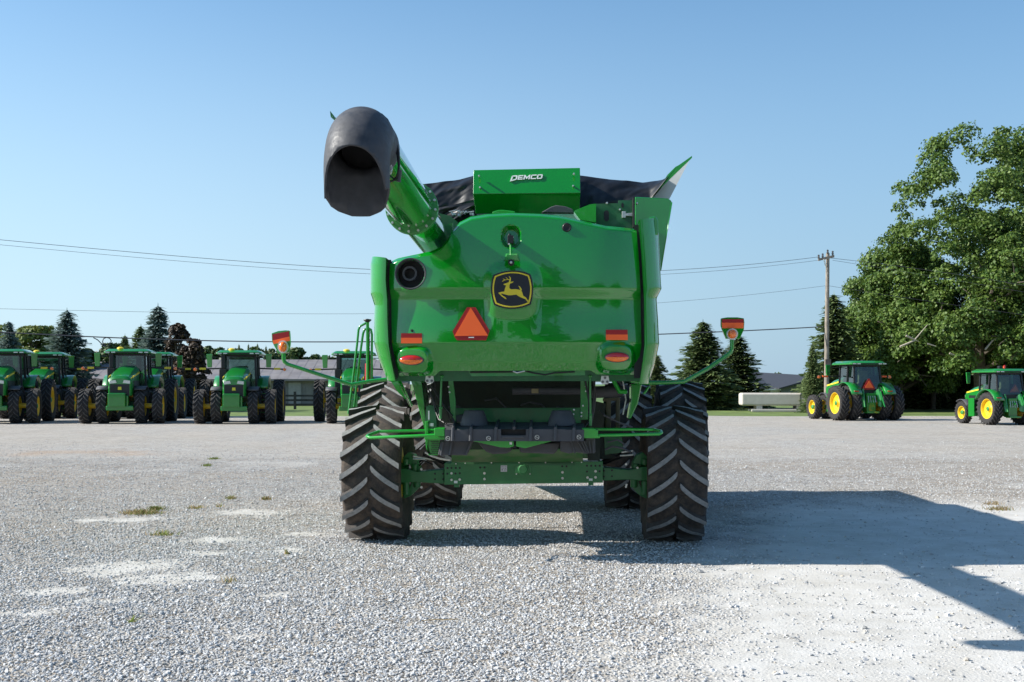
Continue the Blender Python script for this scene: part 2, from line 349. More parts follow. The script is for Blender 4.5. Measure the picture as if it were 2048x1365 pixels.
def pebbles():
    rg = np.random.default_rng(3); pts = []; sc = []
    for yb_ in np.arange(6.6, 40, .4):
        y0, y1 = yb_, yb_ + .4; dens = 1900 * math.exp(-(yb_ - 6.6) / 6.2)
        w = .47 * y1 + .3; n = int(2 * w * (y1 - y0) * dens)
        P = np.stack([rg.uniform(-w, w, n), rg.uniform(y0, y1, n)], 1)
        P = P[np.abs(P[:, 0]) < .46 * P[:, 1] + .3]
        r = rg.random(len(P)); s = rg.lognormal(-4.72, .28, len(P))
        for (x, y), q, ss in zip(P, r, s):
            d = dustmask(x, y)
            if q < (1 - d) ** 1.3 + 0.012:
                pts.append((x, y, gh(x, y) + 0.010 + ss * .25)); sc.append(min(ss, .021))
            elif q > .925: pts.append((x, y, gh(x, y) + 0.011)); sc.append(ss * rg.choice([.35, .5, .8, 1.0]))
            elif q > .921: pts.append((x, y, gh(x, y) + 0.013)); sc.append(min(.03, ss * 1.9))
    for n_, x0, x1, y0, y1, s0, s1 in ((170, -9, -1.5, 17, 27, .012, .03), (60, -5, -1, 10, 17, .014, .026), (260, 1.2, 6, 7, 13, .010, .022), (160, 3, 9, 12, 18, .010, .022), (40, 4, 12, 18, 40, .015, .03)):
        for _ in range(n_):
            x, y = rg.uniform(x0, x1), rg.uniform(y0, y1); s_ = s0 + (s1 - s0) * rg.random() ** 3; pts.append((x, y, gh(x, y) + .012 + s_ * .2)); sc.append(s_)
    me = bpy.data.meshes.new('pebble_points'); me.from_pydata(pts, [], [])
    me.attributes.new('size', 'FLOAT', 'POINT').data.foreach_set('value', sc)
    o = bpy.data.objects.new('loose_gravel', me); COL.objects.link(o)
    ng = bpy.data.node_groups.new('pebbles', 'GeometryNodeTree')
    ng.interface.new_socket('Geometry', in_out='INPUT', socket_type='NodeSocketGeometry'); ng.interface.new_socket('Geometry', in_out='OUTPUT', socket_type='NodeSocketGeometry')
    N, L = ng.nodes, ng.links
    gi, go = N.new('NodeGroupInput'), N.new('NodeGroupOutput'); jn = N.new('GeometryNodeGeometryToInstance')
    for k in range(5):
        ic = N.new('GeometryNodeMeshIcoSphere'); ic.inputs['Radius'].default_value = 1; ic.inputs['Subdivisions'].default_value = 2 if k < 2 else 1
        sp = N.new('GeometryNodeSetPosition'); nz = N.new('ShaderNodeTexNoise'); nz.noise_dimensions = '4D'
        nz.inputs['W'].default_value = k * 3.7; nz.inputs['Scale'].default_value = 1.1; nz.inputs['Detail'].default_value = 0.5
        sb = N.new('ShaderNodeVectorMath'); sb.operation = 'SUBTRACT'; sb.inputs[1].default_value = (.5, .5, .5)
        ml = N.new('ShaderNodeVectorMath'); ml.operation = 'MULTIPLY'; ml.inputs[1].default_value = (2.2, 1.8, 1.6)
        L.new(nz.outputs['Color'], sb.inputs[0]); L.new(sb.outputs[0], ml.inputs[0]); L.new(ml.outputs[0], sp.inputs['Offset'])
        L.new(ic.outputs[0], sp.inputs['Geometry'])
        tf = N.new('GeometryNodeTransform'); tf.inputs['Scale'].default_value = ((1.25, .85, .62), (1.0, .9, .75), (1.4, .8, .5), (1.1, 1.0, .55), (.95, .8, .8))[k]
        L.new(sp.outputs[0], tf.inputs[0]); L.new(tf.outputs[0], jn.inputs[0])
    ip = N.new('GeometryNodeInstanceOnPoints'); ip.inputs['Pick Instance'].default_value = True
    L.new(gi.outputs[0], ip.inputs['Points']); L.new(jn.outputs[0], ip.inputs['Instance'])
    ri = N.new('FunctionNodeRandomValue'); ri.data_type = 'INT'; ri.inputs[4].default_value = 0; ri.inputs[5].default_value = 4
    L.new(ri.outputs[2], ip.inputs['Instance Index'])
    rr = N.new('FunctionNodeRandomValue'); rr.data_type = 'FLOAT_VECTOR'; rr.inputs[0].default_value = (-.6, -.6, 0); rr.inputs[1].default_value = (.6, .6, 6.28); rr.inputs['Seed'].default_value = 4
    L.new(rr.outputs[0], ip.inputs['Rotation'])
    na = N.new('GeometryNodeInputNamedAttribute'); na.data_type = 'FLOAT'; na.inputs[0].default_value = 'size'
    L.new(na.outputs[0], ip.inputs['Scale'])
    sm_ = N.new('GeometryNodeSetMaterial'); sm_.inputs['Material'].default_value = pebble_mat()
    L.new(ip.outputs[0], sm_.inputs[0]); L.new(sm_.outputs[0], go.inputs[0])
    o.modifiers.new('pebbles', 'NODES').node_group = ng
    tag(o, kind='stuff', label='loose crushed grey stones covering the yard', cat='gravel')
pebbles()

# weeds in the gravel
WEED = M('weed_green', (0.16, 0.20, 0.035), 0.8, var=0.4, scale=5)
STRAW = M('dry_straw', (0.42, 0.30, 0.15), 0.8, var=0.3, scale=5)
def weeds():
    rg = np.random.default_rng(11); Q = []; I = []
    for px, py, wx, n, dry in [(285, 1030, 34, 520, .5), (312, 1022, 12, 260, .15), (460, 1001, 9, 90, .4), (532, 1002, 10, 90, .5), (392, 1019, 14, 70, .7), (325, 1073, 22, 90, .3), (429, 920, 11, 90, 0), (414, 934, 9, 80, 0),
                               (460, 1168, 15, 22, .5), (262, 1251, 7, 16, .1), (575, 1112, 7, 14, .4), (440, 1016, 8, 20, .5), (2000, 1022, 30, 160, .7), (1985, 1010, 20, 60, .9)]:
        cx, cy = G(px, py); rx = abs(G(px + wx, py)[0] - cx)
        for _ in range(n):
            x = cx + rg.normal() * rx * .5; y = cy + rg.normal() * rx * .35; a = rg.uniform(0, 6.28); h = rg.uniform(.02, .07); w = rg.uniform(.003, .007)
            lx, ly = math.cos(a) * h * rg.uniform(.3, 1.6), math.sin(a) * h; z = gh(x, y) + .012
            Q.append([(x - w, y, z), (x + w, y, z), (x + w * .4 + lx, y + ly, z + h), (x - w * .4 + lx, y + ly, z + h)]); I.append(1 if rg.random() < dry else 0)
    quads_obj('weeds', Q, [WEED, STRAW], idx=I, kind='stuff', label='small tufts of green and dry weeds in the gravel', cat='weeds')
weeds()
for k, (px, py, L_, a) in enumerate(((880, 1246, .30, .15), (808, 1240, .06, 1.3))):
    x, y = G(px, py); b = B(); dx, dy = math.cos(a) * L_ / 2, math.sin(a) * L_ / 2; z = gh(x, y) + .030
    b.tube([(x - dx, y - dy, z), (x - dx * .3, y - dy * .2 + .01, z + .006), (x + dx * .4, y + dy * .5, z + .003), (x + dx, y + dy, z + .008)], [.003, .004, .004, .002], 6)
    b.obj('straw_stalk', STRAW, label=('long dry straw stalk lying on the gravel in the foreground', 'short dry straw stub on the gravel beside the longer stalk')[k], cat='straw', group='straw lying on the gravel')
# ------------------------------------------------------------------ wheels
def tyre_mesh(b, Rr, w, rim, nl=19, lh=0.045, n=48, lw=0.045, sweep=0.30, m=(0, 1, 2)):
    """axis along x, centre at the origin; carcass plus chevron lugs whose centre end leads upward on the -y side"""
    Rt = Rr - lh; h = w / 2
    prof = [(-h * .72, rim), (-h * .80, rim + .03), (-h * .97, rim + (Rt - rim) * .45), (-h * 1.0, rim + (Rt - rim) * .72), (-h * .95, Rt - .055), (-h * .85, Rt - .025), (-h * .5, Rt - .008), (0, Rt)]
    prof = prof + [(-a, r) for a, r in prof[-2::-1]]
    b.lathe(prof, n=n, m=m[0], close=True)
    def rad(u):    # tread radius at lateral fraction
        return Rt - 0.008 * (u / .5) ** 2 if u < .5 else Rt - .008 - .045 * ((u - .5) / .45) ** 2
    st = (0.045, .09, .2, .36, .54, .74, .98)
    for s in (-1, 1):
        for k in range(nl):
            p0 = 2 * math.pi * (k + (.5 if s > 0 else 0)) / nl
            sec = []
            for u in st:
                ph = p0 + (sweep / Rr) * (u ** 0.74)
                base = rad(u) - .012; top = (rad(u) + lh) if u < .9 else Rr - .02
                wf = .62 if u < .06 else 1.0; wb = lw * 1.2 * wf / Rr; wt = lw * .80 * wf / Rr
                x = s * u * h
                for r_, dw in ((base, -wb), (top, -wt), (top, wt), (base, wb)):
                    a = ph + dw * .5 * 1.55
                    sec.append(Vector((x, -math.cos(a) * r_, -math.sin(a) * r_)))
            V = [b.bm.verts.new(p) for p in sec]
            for j in range(len(st) - 1):
                A = V[j * 4:j * 4 + 4]; C = V[j * 4 + 4:j * 4 + 8]
                for q, mi in ((0, m[2]), (1, m[1]), (2, m[2])):
                    b.bm.faces.new([A[q], A[q + 1], C[q + 1], C[q]]).material_index = mi
            b.bm.faces.new(V[:4]).material_index = m[2]; b.bm.faces.new(V[-4:]).material_index = m[2]
def rim_mesh(b, rim, w, s=1, m=0):
    """dish rim; s = which side of x the dish face turns to"""
    h = w / 2 * .74
    b.lathe([(s * h, rim + .015), (s * h * .96, rim - .02), (s * h * .6, rim - .05), (s * h * .1, rim - .07), (s * .02, rim * .72), (s * -.02, rim * .45), (s * .03, rim * .30), (s * .10, rim * .26), (s * .11, .001)], n=36, m=m, caps=False)
    b.lathe([(-s * h, rim + .015), (-s * h * .9, rim - .03), (-s * h * .2, rim - .07), (s * h * .05, rim - .08)], n=36, m=m, caps=False)
    for k in range(8):
        a = 2 * math.pi * k / 8; c, q = math.cos(a) * rim * .58, math.sin(a) * rim * .58
        b.cyl((s * .0, c, q), (s * .03, c, q), .022, n=6, m=m)
_mesh = {}
def wheel(parent, x, y, Rr, w, rim, s, key, nl=19, lh=.045, lw=.045, sweep=.3, far=False, spin=0.0, mir=False):
    if key not in _mesh:
        b = B(); tyre_mesh(b, Rr, w, rim, nl, lh, 56 if not far else 30, lw, sweep); t = b.obj('tyre', [TYRED, LUGD, TYRED] if far else [TYRE, LUG, LUGS], angle=40)
        rims = {}
        for q in (-1, 1):
            b = B(); rim_mesh(b, rim, w, q); rims[q] = b.obj('rim', YEL).data
        b = B(); b.lathe([(-.12, .001), (-.12, .13), (.12, .13), (.16, .09), (.16, .001)], n=16); hb = b.obj('wheel', GREEND).data
        _mesh[key] = (t.data, rims, hb)
        for o in [o for o in COL.objects if o.data in (t.data, rims[1], rims[-1], hb)]: bpy.data.objects.remove(o)
    t, rims, hb = _mesh[key]
    wo_ = bpy.data.objects.new('wheel', hb); COL.objects.link(wo_); wo_.parent = parent; wo_.location = (x, y, Rr - .012); wo_.rotation_euler = (spin, 0, 0)
    if mir: wo_.rotation_euler = (math.pi - spin, 0, 0)   # lugs turned over for a tractor seen from the other end
    for nm, d in (('tyre', t), ('rim', rims[s])):
        o = bpy.data.objects.new(nm, d); COL.objects.link(o); o.parent = wo_
    return wo_

# ------------------------------------------------------------------ combine harvester
YAW = R(2.4); OX, OY = 0.163, 14.4
cs, sn = math.cos(YAW), math.sin(YAW)
CB = empty('combine_harvester', (OX, OY, 0), -YAW, label='huge green combine harvester seen from behind with its unloading auger folded back', cat='combine harvester')
def lp(px, py, yl):
    k = (px - CX) / F
    x = (k * (OY + yl * cs) - OX - yl * sn) / (cs + k * sn)
    Y = OY + yl * cs - x * sn
    return Vector((x, yl, HC + (HZ - py) / F * Y))
def outline(pts, yl): return [lp(a, c, yl) for a, c in pts]
def plate(b, pts, y0, dy, m=0):
    a = outline(pts, y0); b.prism(a, [p + Vector((0, dy, 0)) for p in a], m); return b

for s, off in ((-1, 1.83), (1, 1.83)):
    wheel(CB, s * off, 0, .845, .72, .38, s, 'rear', nl=19, lh=.05, lw=.055, sweep=.30, spin=.1 + .12 * s)
for s in (-1, 1):
    for off, q in ((1.49, -s), (2.31, s)):
        wheel(CB, s * off, 3.78, 1.0, .70, .56, q, 'front', nl=21, lh=.05, lw=.055, sweep=.32, spin=.07 * off + s * .05)

# --- rear hood shell
TOP = [(776, 519), (790, 513), (830, 506), (860, 500), (880, 491), (893, 477), (903, 458), (918, 441), (940, 430), (975, 424.5), (1020, 422), (1080, 424), (1120, 428), (1150, 434), (1180, 441), (1215, 448), (1275, 452)]
LEFT = [(500, 776), (560, 774), (600, 777), (640, 778), (690, 780), (715, 784), (755, 791)]
RIGHT = [(440, 1274), (520, 1280), (600, 1284), (690, 1285), (720, 1281), (755, 1275)]
BOT = [(776, 752), (852, 752), (866, 742), (1180, 741), (1194, 749), (1285, 750)]
YB = -2.2
def rr(px, py, cx, cy, hx, hy, e, soft):
    q = (abs((px - cx) / hx) ** e + abs((py - cy) / hy) ** e) ** (1 / e); return 1 - sm(1 - soft, 1 + soft, q)
def hood_out(px, py):
    u = (px - 1030) / 252
    d = -0.11 * u ** 6 - 0.035 * u * u
    tp = interp(px, TOP)
    d -= 0.07 * (1 - sm(0, 11, py - tp)) ** 2
    d -= 0.075 * max(0, (574 - py) / 150) ** 1.3
    m = sm(34, 58, abs(px - 1025))
    ledge = -0.055 * sm(575, 598, py)
    soft = -0.055 * sm(560, 690, py)
    back = 0.034 * sm(600, 686, py) if py < 686 else 0.034
    d += m * (ledge + back * 1.0) + (1 - m) * (soft + back)
    if py > 686: d -= 0.075 * (py - 686) / 38 if py < 724 else 0.075 + 0.09 * (py - 724) / 20
    d += 0.014 * rr(px, py, 1025, 580, 50, 50, 3, .22)
    for cx, cy in ((823, 722), (1233, 716)):
        w_ = rr(px, py, cx, cy, 36, 27 if cx < 1000 else 28, 3.2, .16); d += w_ * (.035 + max(0, .075 * (py - 686) / 38) * .9)
    d -= 0.085 * rr(px, py, 1022, 473, 17, 20, 2.3, .2)
    return d
def hood_y(px, py): return YB - hood_out(px, py)
b = B()
def fn(u, v):
    px0 = 776 + 502 * u; top = interp(px0, TOP); bot = interp(px0, BOT); py = top + (bot - top) * v
    px = interp(py, LEFT) + (interp(py, RIGHT) - interp(py, LEFT)) * u
    p = lp(px, py, YB); p.y = hood_y(px, py); return p
def hole(u, v):
    p = fn(u, v); c = lp(820, 547, YB); return math.hypot(p.x - c.x, p.z - c.z) < 28 / 188
b.grid(fn, 220, 170, skip=hole)
hood = b.obj('rear_hood', GREEN, CB, angle=28, thick=0)
b = B()      # rolled edge that gives the shell its thickness
N_ = 60
rimp = [fn(k / N_, 0) for k in range(N_ + 1)]
b.grid(lambda u, v: rimp[int(round(u * N_))] + Vector((0, .30 * v, -.012 * v)), N_, 2)
b.grid(lambda u, v: fn(u, 1) + Vector((0, .22 * v, .01 * v)), 40, 2)
for e in (0, 1): b.grid(lambda u, v: fn(e, u) + Vector((0, .16 * v, 0)), 60, 1)
b.obj('hood_return', GREEN, CB, angle=28)
# corner panels wrapping to the flanks
def corner(name, inner, outer, y0, ys, wrap, top, bot):
    b = B()
    def f(u, v):
        py = top + (bot - top) * v; pi_, po = interp(py, inner), interp(py, outer)
        if u < .5:
            t = u / .5; a = t * math.pi / 2
            yl = y0 + wrap * (1 - math.cos(a)); pi3 = lp(pi_, py, yl); po3 = lp(po, py, y0 + wrap)
            p = lp(pi_, py, y0).lerp(po3, math.sin(a)); p.y = yl; return p
        t = (u - .5) / .5; p = lp(po, py, y0 + wrap); return Vector((p.x, p.y + t * ys, p.z))
    b.grid(f, 40, 90); b.obj(name, GREEN, CB, angle=30)
    b = B(); b.grid(lambda u, v: f(u * .5, 0) + Vector((0, .35 * v, -.03 * v)), 16, 2); b.grid(lambda u, v: f(0, u) + Vector((0, .2 * v, 0)), 60, 1); b.obj('panel_edge', GREEN, CB, angle=30)
corner('side_panel', [(515, 772), (560, 771), (600, 774), (640, 774.5), (690, 777), (715, 781), (765, 791)],
       [(515, 745), (530, 742), (588, 742), (612, 750), (640, 749), (688, 749.5), (715, 757), (745, 769), (765, 778)], -2.12, 4.6, .30, 516, 762)
corner('side_panel', [(430, 1278), (455, 1279), (520, 1284), (600, 1288), (690, 1289), (720, 1286), (768, 1279)],
       [(430, 1313), (470, 1317), (570, 1322), (578, 1323), (598, 1313), (640, 1316), (688, 1318), (730, 1309), (768, 1296)], -2.12, 4.6, .30, 440, 768)
b = B(); p = lp(1283, 447, -2.0)
plate(b, [(1279, 452), (1283, 447), (1293, 443), (1301, 434), (1311, 433), (1316, 440), (1317, 470), (1280, 470)], -2.0, .3); b.obj('corner_cap', GREEN, CB, bevel=.012)
# black gaps behind the seams
b = B(); plate(b, [(768, 520), (782, 520), (796, 757), (786, 757)], -1.98, .02); b.obj('seam_shadow_strip', BLACK, CB); b = B(); plate(b, [(1268, 450), (1290, 450), (1296, 757), (1268, 757)], -1.98, .02); b.obj('seam_shadow_strip', BLACK, CB)
# engine room and grain tank bodies behind the hood
b = B()
def bx(b, x0, x1, y0, y1, z0, z1, m=0): b.box(x0, x1, y0, y1, z0, z1, m)
bx(b, -1.42, 1.42, -1.75, 3.2, 1.98, 3.22); bx(b, -1.12, 1.42, .2, 4.1, 3.22, 3.75); bx(b, -1.2, 1.42, 3.2, 4.1, 1.98, 3.22); bx(b, -.62, .62, -.3, 5.0, .95, 2.1)
b.obj('main_body', DARKG, CB)
b = B(); bx(b, -1.0, 1.0, 4.0, 6.1, 1.9, 3.55); b.obj('cab_shell', BLACK, CB, bevel=.08)
b = B(); bx(b, -1.15, 1.15, 3.7, 6.3, 3.55, 3.78); b.obj('cab_roof', GREEN, CB, bevel=.06)
b = B(); b.prism([(-.7, 4.6, 1.9), (-.7, 4.6, .9), (-.7, 7.4, .45), (-.7, 7.4, 1.15)], [(.7, 4.6, 1.9), (.7, 4.6, .9), (.7, 7.4, .45), (.7, 7.4, 1.15)]); b.obj('feeder_house', GREEND, CB)
b = B(); bx(b, -2.0, 2.0, 3.62, 3.94, .78, 1.15); b.obj('front_axle', GREEND, CB)
# folding bin extensions
b = B()
b.prism([lp(1383, 313, -.3), lp(1338, 400, -.5), lp(1300, 396, -.5), lp(1330, 357, -.4)], [v + Vector((-.05, 3.0, .02)) for v in (lp(1383, 313, -.3), lp(1338, 400, -.5), lp(1300, 396, -.5), lp(1330, 357, -.4))], 0)
b.obj('bin_extension', GREYP, CB)
b = B()
ed = [(1308, 393), (1335, 350), (1351, 334), (1357, 331), (1370, 322), (1384, 312), (1384, 316), (1300, 397)]
plate(b, ed, -.62, .05); b.obj('extension_edge', GREENL, CB)
b = B(); plate(b, [(1270, 394), (1336, 397), (1343, 402), (1344, 410), (1322, 540), (1282, 540), (1270, 470)], -1.2, .04); b.obj('tank_corner_panel', GREEN, CB, bevel=.01)
b = B(); g = lp(1344, 405, -1.2); g2 = lp(1322, 540, -1.2)
b.face([g, g + Vector((.0, 2.6, 0)), g2 + Vector((0, 2.6, 0)), g2]); b.obj('tank_side', GREEN, CB, thick=.01)
b = B(); b.prism([(-1.22, .6, 3.7), (-1.16, .6, 3.7), (-1.62, .6, 4.35), (-1.68, .6, 4.35)], [(-1.22, 3.8, 3.7), (-1.16, 3.8, 3.7), (-1.62, 3.8, 4.35), (-1.68, 3.8, 4.35)])
b.obj('bin_extension', GREYP, CB)
# tarp
def tarp(topl, botl, x0, x1, y0, dy, seed, amp, name='tarp', nu=70):
    b = B()
    def f(u, v):
        px = x0 + (x1 - x0) * u; t, q = interp(px, topl), interp(px, botl)
        p = lp(px, t + (q - t) * v, y0)
        n = noise.noise(Vector((px * .018 + v * 1.3, v * 2.0, seed))) + .3 * noise.noise(Vector((px * .05, v * 5 + px * .03, seed + 4)))
        p.y += dy * (1 - v) ** 1.5 + amp * n; return p
    b.grid(f, nu, 34)
    b.grid(lambda u, v: f(u, 0) + Vector((0, 2.2 * v, -.18 * math.sin(v * 1.5))), nu, 4)
    b.obj(name, TARP, CB, angle=60)
tarp([(834, 362), (893, 355), (915, 352), (948, 343)], [(834, 425), (948, 400)], 832, 948, -.7, .25, 1.0, .07)
tarp([(846, 418), (880, 412), (948, 402)], [(846, 470), (948, 425)], 846, 948, -.85, .1, 5.0, .09)
tarp([(1160, 342), (1190, 346), (1235, 352), (1290, 356), (1320, 353), (1337, 349)], [(1160, 424), (1230, 415), (1265, 404), (1300, 400), (1337, 352)], 1160, 1337, -.7, .3, 8.0, .06)
# cover box with the maker's lettering
b = B()
P = [(-1.02, 338), (-1.10, 387), (-.98, 425)]
pa = [lp(947, 340.5, -1.02), lp(946, 388, -1.12), lp(952, 428, -.98)]; pb = [lp(1160, 336, -1.02), lp(1161, 386, -1.12), lp(1158, 428, -.98)]
pa += [pa[2] + Vector((0, .5, 0)), pa[0] + Vector((0, .5, 0))]; pb += [pb[2] + Vector((0, .5, 0)), pb[0] + Vector((0, .5, 0))]
b.prism(pa, pb); box_ = b.obj('cover_box', DARKG if False else GREEN, CB, bevel=.006)
for bx_, by_ in ((958, 352), (960, 375), (1148, 348), (1146.5, 372)):
    b = B(); c = lp(bx_, by_, -1.13); b.lathe([(-.012, .001), (-.010, .010), (.05, .014)], c, 'y', 10); b.obj('bolt', CHROME, box_)
# letters: blocky, sheared
def LT(b, pts, x0, y0, w, h, m=0):
    sh = .22
    out = []
    for u, v in pts:
        x = x0 + u * w + v * h * sh; y = y0 - v * h - (x - 1020) * .045
        p = lp(x, y, -1.0); py = y
        p.y = -1.034 - (py - 338) / 49 * .094 ; out.append(p)
    b.prism(out, [q + Vector((0, .03, 0)) for q in out], m)
lets = {'D': [[(-.12, -.34), (.14, -.1), (.25, 1), (0, 1)], [(0, 1), (.86, 1), (1, .85), (1, .76), (0, .76)], [(.76, .15), (1, .15), (1, .8), (.76, .8)], [(-.12, -.34), (.85, -.02), (1, .18), (.8, .24), (.1, -.02)]],
        'E': [[(0, 0), (.24, 0), (.24, 1), (0, 1)], [(.24, 0), (1, 0), (1, .22), (.24, .22)], [(.24, .39), (.9, .39), (.9, .6), (.24, .6)], [(.24, .78), (1, .78), (1, 1), (.24, 1)]],
        'M': [[(0, 0), (.2, 0), (.2, 1), (0, 1)], [(.8, 0), (1, 0), (1, 1), (.8, 1)], [(.2, 1), (.2, .65), (.46, .1), (.54, .1), (.54, .5), (.5, .5)], [(.8, 1), (.8, .65), (.54, .1), (.5, .5), (.52, .52)]],
        'C': [[(0, .15), (.24, .15), (.24, .85), (0, .85)], [(0, .85), (.14, 1), (1, 1), (1, .78), (0, .78)], [(0, .22), (1, .22), (1, 0), (.14, 0), (0, .15)]],
        'O': [[(0, .15), (.24, .15), (.24, .85), (0, .85)], [(.76, .15), (1, .15), (1, .85), (.76, .85)], [(0, .85), (.14, 1), (.86, 1), (1, .85), (1, .78), (0, .78)], [(0, .22), (1, .22), (1, .15), (.86, 0), (.14, 0), (0, .15)]]}
xx = 1022.5
for ch, w_ in zip('DEMCO', (11.5, 10, 12.5, 11, 11)):
    b = B()
    for poly in lets[ch]: LT(b, poly, xx, 363, w_, 9.3)
    b.obj('letter', WHITE, box_, angle=0); xx += w_ + 1.4
# plates and fittings over the hood
b = B(); plate(b, [(1148, 424), (1150, 421), (1180, 409), (1192, 408), (1192, 445), (1160, 440)], -1.85, .25); b.obj('deck_plate', GREENL, CB)
b = B(); plate(b, [(1192, 408), (1236, 407), (1237, 401), (1262, 401), (1268, 397), (1268, 465), (1192, 465)], -1.70, .05); eb = b.obj('latch_bracket', DARKG, CB)
for sx, sy, sh_ in ((1213, 432, 11), (1245, 411, 5)):
    b = B(); plate(b, [(sx + 5 * math.cos(a) * (1 if sh_ > 8 else .5), sy + (sh_ - 5) * (1 if math.sin(a) > 0 else -1) + 5 * math.sin(a)) for a in [k * math.pi / 8 + .01 for k in range(16)]], -1.706, .012); b.obj('slot', BLACK, eb)
for bx_, by_ in ((1214, 406.5), (1240, 419.5), (1274, 407)):
    b = B(); b.lathe([(-.012, .001), (-.01, .011), (.05, .013)], lp(bx_, by_, -1.72), 'y', 10); b.obj('bolt', CHROME, eb)
b = B(); plate(b, [(1244, 423), (1252, 423), (1252, 427), (1265, 426), (1265, 433), (1252, 432), (1252, 436), (1244, 436)], -1.74, .04); b.obj('latch', CHROME, eb, bevel=.004)
b = B(); plate(b, [(1266.5, 394), (1270, 394), (1270, 453), (1267, 453)], -1.9, .5); b.obj('gap_shade_strip', BLACK, CB)  # black strip standing in for the shade of a narrow vertical gap
b = B(); b.prism([lp(x, y, -1.7) for x, y in [(1083, 425), (1102, 414), (1112, 411), (1130, 413), (1146, 419), (1148, 427)]], [lp(x, y, -1.3) for x, y in [(1083, 428), (1104, 418), (1112, 413), (1130, 415), (1146, 421), (1148, 429)]]); b.obj('intake_cover', BLACKP, CB, bevel=.01)
b = B(); plate(b, [(985, 424), (996, 420.5), (1004, 420), (1030, 423), (1030, 428), (985, 428)], -1.95, .2); b.obj('hood_hinge', GREENL, CB, bevel=.008)
b = B(); rg_ = random.Random(2)
for k in range(16):
    x = 902 + rg_.random() * 44; y = 421 + rg_.random() * 9; c = lp(x, y, -1.5); q = .006 + .007 * rg_.random(); b.box(c.x - q, c.x + q, c.y, c.y + .1, c.z - q, c.z + q)
b.tube([lp(898, 424, -1.5), lp(912, 421, -1.5), lp(930, 426, -1.4), lp(948, 423, -1.4)], .006, 8)
b.obj('hydraulic_fittings', CHROME, CB)
b = B(); plate(b, [(870, 425), (900, 432), (916, 445), (900, 480), (880, 500), (860, 500), (862, 450)], -1.3, .3); b.obj('tank_brace', DARKG, CB)
b = B(); plate(b, [(884, 452), (906, 446), (905, 470), (888, 486), (884, 480)], -1.6, .02); b.tube([lp(881, 452, -1.62), lp(881, 490, -1.62)], .012, 8); b.obj('auger_support', GREEND, CB)

# --- unloading auger folded back along the left side
A0 = lp(1024 - 62, 560, 2.2)
pF = lp(824, 417, -3.1); dirv = (lp(718, 266, -6.05) - pF); dirv.normalize()
def ax(t): return pF + dirv * t       # t metres toward the camera from the flange
ux = dirv.cross(Vector((0, 0, 1))).normalized(); uz = ux.cross(dirv).normalized()
RT = .212
b = B()
b.tube([ax(-6.5), ax(-.02)], RT * .95, 40); at_ = b.obj('auger_tube_inner', GREEN, CB)
b = B(); b.tube([ax(.02), ax(2.58)], RT, 40, caps=False); tb_ = b.obj('auger_tube', GREEN, CB)
b = B(); b.tube([ax(1.6), ax(1.7), ax(2.60)], [.02, RT * .985, RT * .985], 40, caps=False); b.obj('tube_inner_shade', BLACK, tb_)  # black sleeve added to put shade inside the open tube end
b = B(); b.tube([ax(1.65), ax(2.5)], .035, 12); b.obj('auger_shaft', CHROME, tb_)
b = B(); b.tube([ax(-.035), ax(.035)], RT * 1.23, 40); fl = b.obj('auger_flange', GREEND, CB, bevel=.004)
for k in range(16):
    a = 2 * math.pi * k / 16 + .1; d_ = (ux * math.cos(a) + uz * math.sin(a)) * RT * 1.13
    b = B(); b.cyl(ax(-.06) + d_, ax(.065) + d_, .012, n=8); b.obj('bolt', CHROME, fl)
